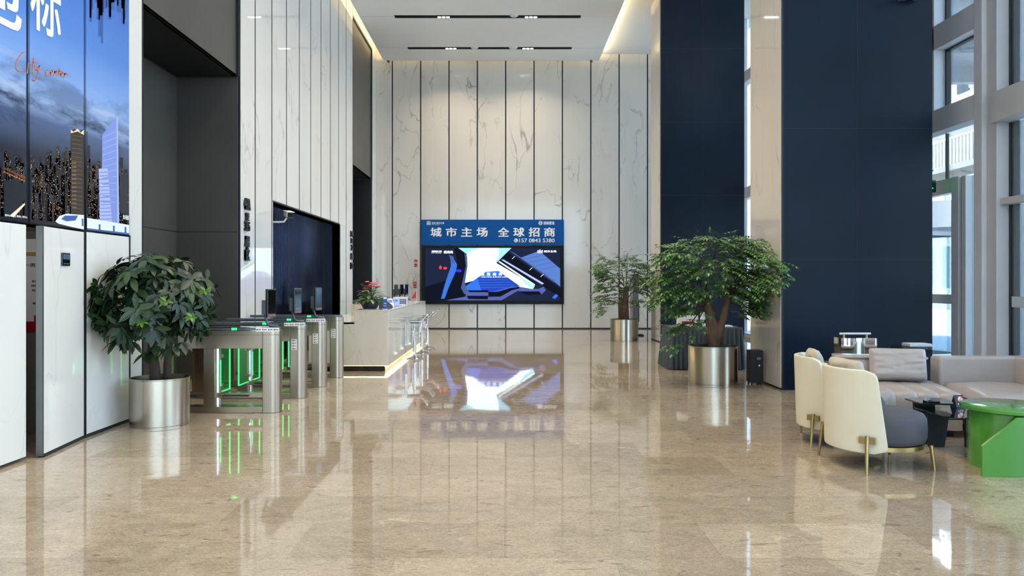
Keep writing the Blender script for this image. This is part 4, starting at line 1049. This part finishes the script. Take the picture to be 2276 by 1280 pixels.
t = thing('aroma_diffuser', 'slim black floor unit with a silver knob at the column corner', 'diffuser', (3.70, 11.22, 0))
MB().box(-.095, .095, 0, .2, .03, .505).build('housing', M['black'], t, bevel=.006)
for sx2 in (-.07, .07):
    for sy2 in (.03, .17): MB().cyl(sx2, sy2, 0, .032, .018, 12).build('foot', M['gasket'], t)
MB().box(-.0, .055, -.004, 0, .37, .405).build('display', mat('grey_display', '#6d6d6d', .4, var=.3, vs=60), t)
MB().lathe([(.014, 0), (.012, .01), (0, .01)], n=20, M=Matrix.Translation((.03, 0, .285)) @ RX).build('knob', M['chrome'], t)

t = thing('display_kiosk', 'slim grey standing display behind the far potted tree', 'display', (3.62, 21.4, 0))
MB().box(-.08, .08, -.25, .25, .04, 1.72).build('panel', mat('kiosk_grey', '#77777a', .4, metal=.3), t, bevel=.01)
MB().box(.08, .1, -.24, .24, .4, 1.0).build('back_cover', M['black'], t)
MB().box(-.12, .24, -.2, .2, 0, .04).build('base', M['black'], t, bevel=.01)

# ------------------------------------------------------------------ lounge
def pillow_mesh(w_, h_, th, seed=0, wr=.021, n=26):
    vs = []; fs = []
    for side in (1, -1):
        for i in range(n+1):
            for j_ in range(n+1):
                u = -1+2*i/n; v = -1+2*j_/n
                x = u*w_/2*(1-.03*(1-v*v)*(abs(u)**4)-.05*(u*v)**4); z = v*h_/2*(1-.05*(1-u*u)*(abs(v)**4)-.07*(u*v)**4)
                f_ = max(0, (1-u**4)*(1-v**4))**.42
                nz_ = mnoise.noise(Vector((u*1.6+seed, v*4.2, side*3+seed)))+.5*mnoise.noise(Vector((u*4+seed, v*9, side)))
                y = side*(th/2*f_ + wr*nz_*f_)
                vs.append((x, y, z))
    m_ = (n+1)**2
    for s in range(2):
        for i in range(n):
            for j_ in range(n):
                a = s*m_+i*(n+1)+j_; q_ = (a, a+1, a+n+2, a+n+1)
                fs.append(q_ if s else tuple(reversed(q_)))
    return vs, fs
def make_armchair():
    t = thing('armchair', '', 'armchair', (0, 0, 0), 0, 'cream shell armchairs in the lounge')
    R0 = .405; z0, z1 = .155, .815; nu, nv = 30, 26; vs = []; fs = []
    for j_ in range(nv+1):
        tt = j_/nv; al = math.radians(68-13*tt)
        c_ = .11
        if tt > 1-c_: al -= math.radians(12)*(1-math.sqrt(max(0, 1-((tt-(1-c_))/c_)**2)))
        if tt < c_*.8: al -= math.radians(15)*(1-math.sqrt(max(0, 1-((c_*.8-tt)/(c_*.8))**2)))
        for i in range(nu+1):
            a = PI + al*(-1+2*i/nu); R = R0 + .02*tt
            vs.append((R*math.cos(a)*.98, R*math.sin(a)*1.02, z0+(z1-z0)*tt))
    for j_ in range(nv):
        for i in range(nu): a = j_*(nu+1)+i; fs.append((a, a+1, a+nu+2, a+nu+1))
    o = MB().add(vs, fs).build('shell', M['cream'], t, smooth=True)
    md = o.modifiers.new('solid', 'SOLIDIFY'); md.thickness = .04; md.offset = -1
    bv = o.modifiers.new('bevel', 'BEVEL'); bv.width = .014; bv.segments = 3; bv.limit_method = 'ANGLE'; bv.angle_limit = math.radians(50)
    for p in o.data.polygons: p.use_smooth = True
    prof = [(0, .20), (.31, .20), (.345, .215), (.358, .25), (.36, .33), (.355, .40), (.335, .435), (.28, .455), (.15, .468), (0, .47)]
    MB().lathe(prof, (.02, 0, 0), 56, cap=False).build('seat', M['grey_velvet'], t, smooth=True)
    MB().lathe([(0, .165), (.335, .165), (.335, .20), (0, .20)], (.02, 0, 0), 48, cap=False).build('seat_plate', M['brass'], t, smooth='auto')
    for s in (-1, 1):
        lg_ = MB().tube([(-.29, s*.315, .30), (-.30, s*.325, .20), (-.315, s*.345, 0)], [.016, .015, .010], 14).build('leg', M['brass'], t, smooth='auto')
        MB().box(-.062, .062, -.012, .012, -.026, .026, M=Matrix.Translation((-.288, s*.312, .265)) @ Matrix.Rotation(s*math.radians(43), 4, 'Z')).build('bracket', M['brass'], lg_, bevel=.003)
        MB().tube([(.30, s*.265, .20), (.315, s*.285, 0)], [.018, .011], 14).build('leg', M['brass'], t, smooth='auto')
    return t
def place_chair(c, loc, rz, lab):
    c.location = loc; c.rotation_euler.z = rz; c['label'] = lab
ch = make_armchair(); ch2 = copy_tree(ch)
place_chair(ch, (3.10, 6.38, 0), math.radians(8), 'cream shell armchair with grey seat, closer to the viewer')
place_chair(ch2, (3.19, 7.26, 0), math.radians(-14), 'cream shell armchair with grey seat, behind the closer one')
def cushion(loc, rz, tilt, w_, h_, th, m_, lab, seed, nm='cushion'):
    vs, fs = pillow_mesh(w_, h_, th, seed)
    o = MB().add(vs, fs).build(nm, m_, smooth=True, sub=1)
    o.matrix_world = Matrix.Translation(loc) @ Matrix.Rotation(rz, 4, 'Z') @ Matrix.Rotation(tilt, 4, 'X') @ Matrix.Translation((0, 0, 0))
    tag(o, lab, 'cushion'); return o
cushion((2.90, 6.44, .675), math.radians(98), math.radians(-13), .44, .42, .13, M['sand'], 'sand coloured cushion in the closer cream armchair', 2)
cushion((2.98, 7.30, .675), math.radians(76), math.radians(-13), .44, .42, .13, M['sand'], 'sand coloured cushion in the cream armchair behind', 5)

# sofa (one sectional)
sf = thing('sectional_sofa', 'taupe leather corner sofa with a channel stitched seat', 'sofa', (4.7, 7.9, 0))
SO = Vector((4.7, 7.9, 0))
rotM = Matrix.Translation(Vector((4.15, 8.13, 0))-SO) @ Matrix.Rotation(math.radians(-14), 4, 'Z')
def ch_seat():
    o = MB(); x = -.525; wdt = .195
    while x < .45:
        # rounded channel profile in y-z, extruded along x
        prof = [(-.62, .07), (-.628, .32), (-.625, .375), (-.605, .405), (-.565, .42), (0, .425), (.42, .42), (.42, .07)]
        n_x = 7; vs = []; fs = []
        for i in range(n_x+1):
            u = -1+2*i/n_x; pf = .024*(1-abs(u)**2.5)
            for (yy, zz_) in prof:
                dz = pf*(1 if yy < -.5 else .3) if zz_ > .3 else 0; dyy = -pf if yy < -.5 else 0
                vs.append((x+wdt*(i/n_x), yy+dyy, zz_+dz))
        k = len(prof)
        for i in range(n_x):
            for q in range(k-1): fs.append((i*k+q, (i+1)*k+q, (i+1)*k+q+1, i*k+q+1))
        fs.append(tuple(range(k))); fs.append(tuple(reversed([n_x*k+q for q in range(k)])))
        o.add(vs, fs, 0, rotM); x += wdt+.001
    return o
ch_seat().build('channel_seat', M['taupe'], sf, smooth='auto')
MB().box(-.46, .41, .42, .60, .06, .655, M=rotM).build('backrest', M['taupe'], sf, bevel=.03, seg=4, smooth=True)
MB().box(-.53, .43, .40, .66, .652, .685, M=rotM).build('back_ledge', M['taupe'], sf, bevel=.018, seg=4, smooth=True)
def soft(x0, x1, y0, y1, z0, z1, bev, nm, puff=.0):
    o = MB().box(x0-4.7, x1-4.7, y0-7.9, y1-7.9, z0, z1)
    return o.build(nm, M['taupe'], sf, bevel=bev, seg=5, smooth=True)
def seat_cushion(x0, x1, y0, y1, z0, z1, nm, skew=.28):
    n = 16; vs = []; fs = []
    for i in range(n+1):
        for j_ in range(n+1):
            u = -1+2*i/n; v = -1+2*j_/n
            f_ = max(0, (1-u**8)*(1-v**8))**.5
            xl = x0+skew*(v+1)/2
            vs.append(((xl+x1)/2+u*(x1-xl)/2-4.7, (y0+y1)/2+v*(y1-y0)/2-7.9, z1-.07+.07*f_+.015*(1-u*u)*(1-v*v)+.006*mnoise.noise(Vector((u*2, v*2, 0)))))
    for i in range(n):
        for j_ in range(n): a = i*(n+1)+j_; fs.append((a, a+n+1, a+n+2, a+1))
    o = MB().add(vs, fs)
    o.prism([(x0-4.7+.012, y0-7.9+.012), (x1-4.7-.012, y0-7.9+.012), (x1-4.7-.012, y1-7.9-.012), (x0+skew-4.7+.012, y1-7.9-.012)], z0, z1-.055)
    return o.build(nm, M['taupe'], sf, smooth='auto')
seat_cushion(4.50, 5.60, 7.22, 8.40, .08, .43, 'seat')
soft(4.77, 5.62, 8.38, 8.60, .06, .69, .035, 'backrest'); soft(5.585, 5.82, 7.2, 8.60, .06, .69, .035, 'backrest')
MB().box(4.86-4.7, 5.55-4.7, 7.28-7.9, 8.5-7.9, 0, .08).box(-.50, .40, -.54, .5, 0, .075, M=rotM).build('plinth', M['black'], sf)
cushion((4.30, 8.37, .61), math.radians(-13), math.radians(-13), .59, .37, .25, M['pillow'], 'silvery taupe rectangular cushion leaning on the sofa back', 9, 'sofa_cushion')

# black glass coffee tables
M['table_glass'] = mat('black_table_glass', '#14171b', .03, var=.02, coat=.5, spec=.8)
def coffee(name, lab, loc, poly, z, legs):
    t = thing(name, lab, 'table', loc)
    MB().prism(poly, z-.014, z).build('top', M['table_glass'], t, bevel=.002)
    for (xa, xb, xc, xd, y_) in legs:
        MB().prism([(xa, z-.014), (xb, z-.014), (xd, 0), (xc, 0)], y_-.015, y_+.015, 'y').build('leg', M['black'], t, bevel=.003)
    return t
coffee('coffee_table', 'lower black glass coffee table beside the green table', (4.0, 6.8, 0),
       [(-.24, -.33), (-.11, -.33), (.08, -.14), (.46, -.10), (.52, .05), (.46, .31), (-.18, .31), (-.225, .26)], .36, [(-.135, .08, -.11, .03, .22), (.22, .34, .225, .31, .22)])
coffee('coffee_table', 'higher black glass coffee table tucked before the sofa seat', (3.9, 7.0, 0),
       [(-.16, -.12), (.12, -.16), (.17, -.05), (.21, .12), (.15, .19), (-.10, .205), (-.15, .17)], .425, [(-.08, .12, -.06, .10, .155)])
tag(MB().box(3.80, 3.92, 6.88, 6.96, .4255, .44).build('coaster', M['gloss_black'], bevel=.004), 'flat black tray on the higher glass coffee table', 'tray')
t = thing('no_smoking_sign', 'black tent card with a red and white no smoking symbol', 'sign', (4.19, 7.02, .361), math.radians(12))
R_ = Matrix.Rotation(math.radians(-20), 4, 'X'); R2 = Matrix.Translation((0, .075, 0)) @ Matrix.Rotation(math.radians(20), 4, 'X')
SH = Matrix(((1, 0, .18, 0), (0, 1, 0, 0), (0, 0, 1, 0), (0, 0, 0, 1)))
MB().box(-.05, .05, -.002, .002, 0, .115, M=R_).box(-.05, .05, -.002, .002, 0, .115, M=R2).build('card', M['black'], t)
sm = MB(); sm.lathe([(.026, 0), (.026, .001)], n=24, M=R_ @ Matrix.Translation((.01, -.002, .075)) @ RX)
sm.build('disc', mat('sign_white_pink', '#f0d8d4', .5), t)
sm = MB(); sm.lathe([(.026, 0), (.026, .002), (.031, .002), (.031, 0)], n=24, M=R_ @ Matrix.Translation((.01, -.002, .075)) @ RX, cap=False)
sm.box(-.003, .003, -.004, -.003, -.026, .026, M=R_ @ Matrix.Translation((.01, -.0, .075)) @ Matrix.Rotation(.8, 4, 'Y')); sm.build('ring', mat('sign_bright_red', '#d8403a', .5), t)
sm = MB(); vs, fs = fit_text('请勿吸烟', .06, .016, .02); sm.add(vs, fs, 0, R_ @ Matrix.Translation((.0, -.003, .032)) @ RX); vs, fs = fit_text('NO SMOKING', .04, .006, .0); sm.add(vs, fs, 0, R_ @ Matrix.Translation((.01, -.003, .016)) @ RX)
sm.build('lettering', M['paper'], t, normals=False)

# green side table
gt = thing('green_side_table', 'round topped bright green sculptural side table', 'side table', (4.19, 6.30, 0))
MB().lathe([(0, .462), (.37, .462), (.385, .472), (.388, .495), (.380, .5), (0, .5)], n=72, cap=False).build('top', M['green'], gt, smooth='auto')
arcp = [(.33*math.cos(a), .33*math.sin(a)) for a in [math.radians(60)+math.radians(200)*i/30 for i in range(31)]]
MB().prism(arcp + [(p[0]*.93, p[1]*.93) for p in reversed(arcp)], 0, .465).build('curved_wall', M['green'], gt, smooth='auto')
MB().prism([(-.48, 0), (.40, 0), (.40, .46), (-.20, .46), (-.48, .24)], -.36, -.335, 'y').build('slanted_panel', M['green'], gt, bevel=.002)

# behind the sofa
t = thing('steel_trolley', 'polished steel box with a white bar handle behind the sofa', 'trolley', (4.32, 9.35, 0))
mm = mat('mirror_steel', '#e0e0dc', .04, metal=1, var=.02)
vs = []; fs = []; n_ = 18
for j_, z in enumerate((.02, .825)):
    for i in range(n_+1):
        u = i/n_; vs.append((-.21+.42*u, -.02+.02*math.cos(u*PI*3), z))
for i in range(n_): fs.append((i, i+1, n_+2+i, n_+1+i))
o = MB().add(vs, fs); o.box(-.21, .21, .012, .2, .02, .825); o.build('body', mm, t, smooth='auto')
MB().tube([(-.2, .06, .875), (.18, .06, .875)], .013, 12).build('handle', M['white'], t)
MB().cyl(-.15, .06, .82, .875, .012, 10).cyl(.13, .06, .82, .875, .012, 10).build('handle_post', M['brass'], t)
for x_ in (-.17, .17): MB().cyl(x_, .1, 0, .03, .025, 12).build('caster', M['black'], t)
t = thing('console_table', 'black rounded console table between sofa back and column', 'table', (4.97, 9.35, 0))
MB().lathe([(0, .70), (.22, .70), (.235, .712), (.22, .725), (0, .725)], n=40, cap=False).build('top', M['gloss_black'], t, smooth='auto')
MB().cyl(0, 0, .02, .70, .03).cyl(0, 0, 0, .02, .16, 32).build('pedestal', M['black'], t, smooth='auto')
t = thing('document_case', 'silver white flat case lying on the black console table', 'case', (5.02, 9.32, .726))
MB().box(-.135, .135, -.1, .1, 0, .035).build('case', mat('case_silver', '#c3cbd4', .25, metal=.3), t, bevel=.008, seg=3)
MB().box(-.13, .13, -.095, .095, .035, .04).build('lid', M['white'], t, bevel=.003)
t = thing('wall_socket', 'steel double socket plate low on the near column', 'socket', (4.46, 10.68, .375))
MB().box(-.06, .06, -.014, 0, -.035, .035).build('plate', M['steel'], t, bevel=.004)
MB().box(-.045, -.008, -.016, -.013, -.02, .02).box(.008, .045, -.016, -.013, -.02, .02).build('outlet', M['black'], t)
t = thing('wall_fixture', 'pale grey box fixed high on the near dark column', 'fixture', (5.62, 10.68, 5.43))
MB().box(-.13, .13, -.16, 0, 0, .4).build('housing', mat('fixture_grey', '#8d9196', .5), t, bevel=.01)
MB().box(-.05, .05, -.11, -.05, -.012, .002).build('lens', M['gloss_black'], t)
t = thing('exit_sign', 'small black box sign with a green pictogram at the entrance', 'sign', (6.36, 11.55, 2.86), math.radians(20))
MB().box(-.16, .16, -.04, .04, 0, .19).build('housing', M['black'], t, bevel=.006)
ge = MB(); ge.box(-.12, .12, -.043, -.04, .03, .16, 0); ge.build('panel', emit('exit_panel_dark', '#04351a', .6), t)
ge = MB(); ge.prism([(-.08, .05), (-.02, .05), (0, .09), (.06, .05), (.1, .06), (.04, .1), (.07, .14), (.0, .13), (-.05, .145), (-.09, .12), (-.03, .1)], -.046, -.043, 'y'); ge.build('pictogram', emit('exit_green', '#2dff7a', 2.0), t)
MB().tube([(0, 0, .19), (0, 0, .3), (.14, 0, .34)], .012).build('bracket', M['black'], t)

# ------------------------------------------------------------------ outside
struct(MB().box(6.95, 140, -60, 160, -.35, -.03).box(-40, 6.95, -60, -10.25, -.35, -.03).build('ground_outside', mat('pavement', '#bcbebd', .8, var=.12, vs=.6)), 'grey paving outside the windows')
M['concrete'] = mat('weathered_concrete', '#8f908c', .85, var=.12, vs=.35)
M['bglass'] = mat('building_glass', '#39434c', .1, var=.2, vs=.5)
M['bwhite'] = mat('white_railing', '#c9d0d2', .6)
bd = thing('building', 'weathered concrete block with railings across the street', 'building', (24, 40, 0))
def ext(mb, x0, x1, y0, y1, z0, z1, m_=0): mb.box(x0-24, x1-24, y0-40, y1-40, z0, z1, m_)
o = MB(); ext(o, 24, 34, 28, 62, -.3, 10.2); ext(o, 23.4, 24, 28, 62, 7.35, 7.65); ext(o, 23.6, 24, 28, 62, 4.3, 4.5); ext(o, 23.8, 34.2, 27.8, 62.2, 10.2, 10.5)
o.build('walls', M['concrete'], bd)
for k in range(10):
    y = 30.4+k*3.1
    wn = MB(); ext(wn, 23.95, 24.02, y, y+2.0, 5.3, 6.8); w_ = wn.build('window', M['bglass'], bd)
    fw_ = MB(); 
    for q_ in range(4): ext(fw_, 23.92, 24, y-.04+q_*.66, y+.04+q_*.66, 5.25, 6.85)
    ext(fw_, 23.92, 24, y, y+2.0, 5.22, 5.3); ext(fw_, 23.92, 24, y, y+2, 6.8, 6.88); fw_.build('window_frame', M['bwhite'], w_)
    wn = MB(); ext(wn, 23.95, 24.02, y, y+2.2, 1.2, 3.4); wn.build('window', M['bglass'], bd)
rl = MB()
for k in range(110): ext(rl, 23.45, 23.52, 28.2+k*.3, 28.34+k*.3, 7.65, 9.0)
ext(rl, 23.43, 23.54, 28, 62, 9.0, 9.1); rl.build('railing', M['bwhite'], bd)
b2 = thing('building', 'taller pale apartment block rising behind the railings', 'building', (40, 60, 0))
o = MB(); o.box(0, 20, -22, 30, -.3, 30); o.build('walls', mat('pale_render', '#b9bcbb', .85, var=.08, vs=.2), b2)
for f_ in range(7):
    for k in range(11):
        y = -20+k*4.3; z = 9+f_*3
        wi = MB().box(-.06, .05, y, y+1.8, z, z+1.6).build('window', M['bglass'], b2)
        if (k+f_) % 2 == 0:
            ac = MB().box(-.7, -.05, y+2.2, y+3.3, z-.1, z+.7).build('air_conditioner', M['bwhite'], b2)
            MB().lathe([(.3, 0), (.3, .02)], n=20, M=Matrix.Translation((-.7, y+2.65, z+.3)) @ Matrix.Rotation(-PI/2, 4, 'Y')).build('fan_grille', M['bglass'], ac)
cp = thing('entrance_canopy', 'grey steel canopy beams over the entrance outside', 'canopy', (8.6, 13.5, 5.4))
MB().box(-1.8, 2.6, -2.0, 3, .5, .62).build('roof', M['frame'], cp)
for k, y in enumerate((-1.6, .2, 2.2)): MB().box(-1.8, 2.6, y-.1, y+.1, .18, .5).build('beam', M['frame'], cp)
MB().box(2.4, 2.6, -2, 3, .1, .62).build('front_beam', M['frame'], cp)
for y in (-1.9, 2.8): MB().box(2.42, 2.58, y-.08, y+.08, -5.42, .1).build('post', M['frame'], cp)
rv = thing('revolving_door', 'revolving glass door with a white drum band outside the entrance', 'revolving door', (8.95, 14.9, 0))
MB().lathe([(1.50, 2.50), (1.50, 2.98), (0, 2.98)], n=64, cap=False).build('drum_band', M['white'], rv, smooth='auto')
for a0 in (150, -30):
    arcp = [(1.46*math.cos(math.radians(a0+90*i/16)), 1.46*math.sin(math.radians(a0+90*i/16))) for i in range(17)]
    vs = [(x, y, z) for x, y in arcp for z in (.05, 2.5)]
    MB().add(vs, [(2*i, 2*i+2, 2*i+3, 2*i+1) for i in range(16)]).build('curved_glass', M['glass'], rv, smooth=True)
for a0 in (150, 195, 240, -30, 15, 60): MB().cyl(1.47*math.cos(math.radians(a0)), 1.47*math.sin(math.radians(a0)), 0, 2.5, .035, 12).build('mullion', M['frame'], rv)
MB().lathe([(1.52, 0), (1.52, .03), (0, .03)], n=64, cap=False).build('floor_ring', M['frame'], rv)
MB().cyl(0, 0, .03, 2.5, .05).build('spindle', M['chrome'], rv)
for a0 in (20, 110, 200, 290):
    Ra = Matrix.Rotation(math.radians(a0), 4, 'Z')
    lf_ = MB().box(.06, 1.40, -.006, .006, .12, 2.4, M=Ra).build('leaf', M['glass'], rv)
    MB().box(.06, 1.40, -.02, .02, .04, .12, M=Ra).box(.06, 1.4, -.02, .02, 2.4, 2.48, M=Ra).box(1.36, 1.40, -.02, .02, .12, 2.4, M=Ra).build('leaf_frame', M['frame'], lf_)
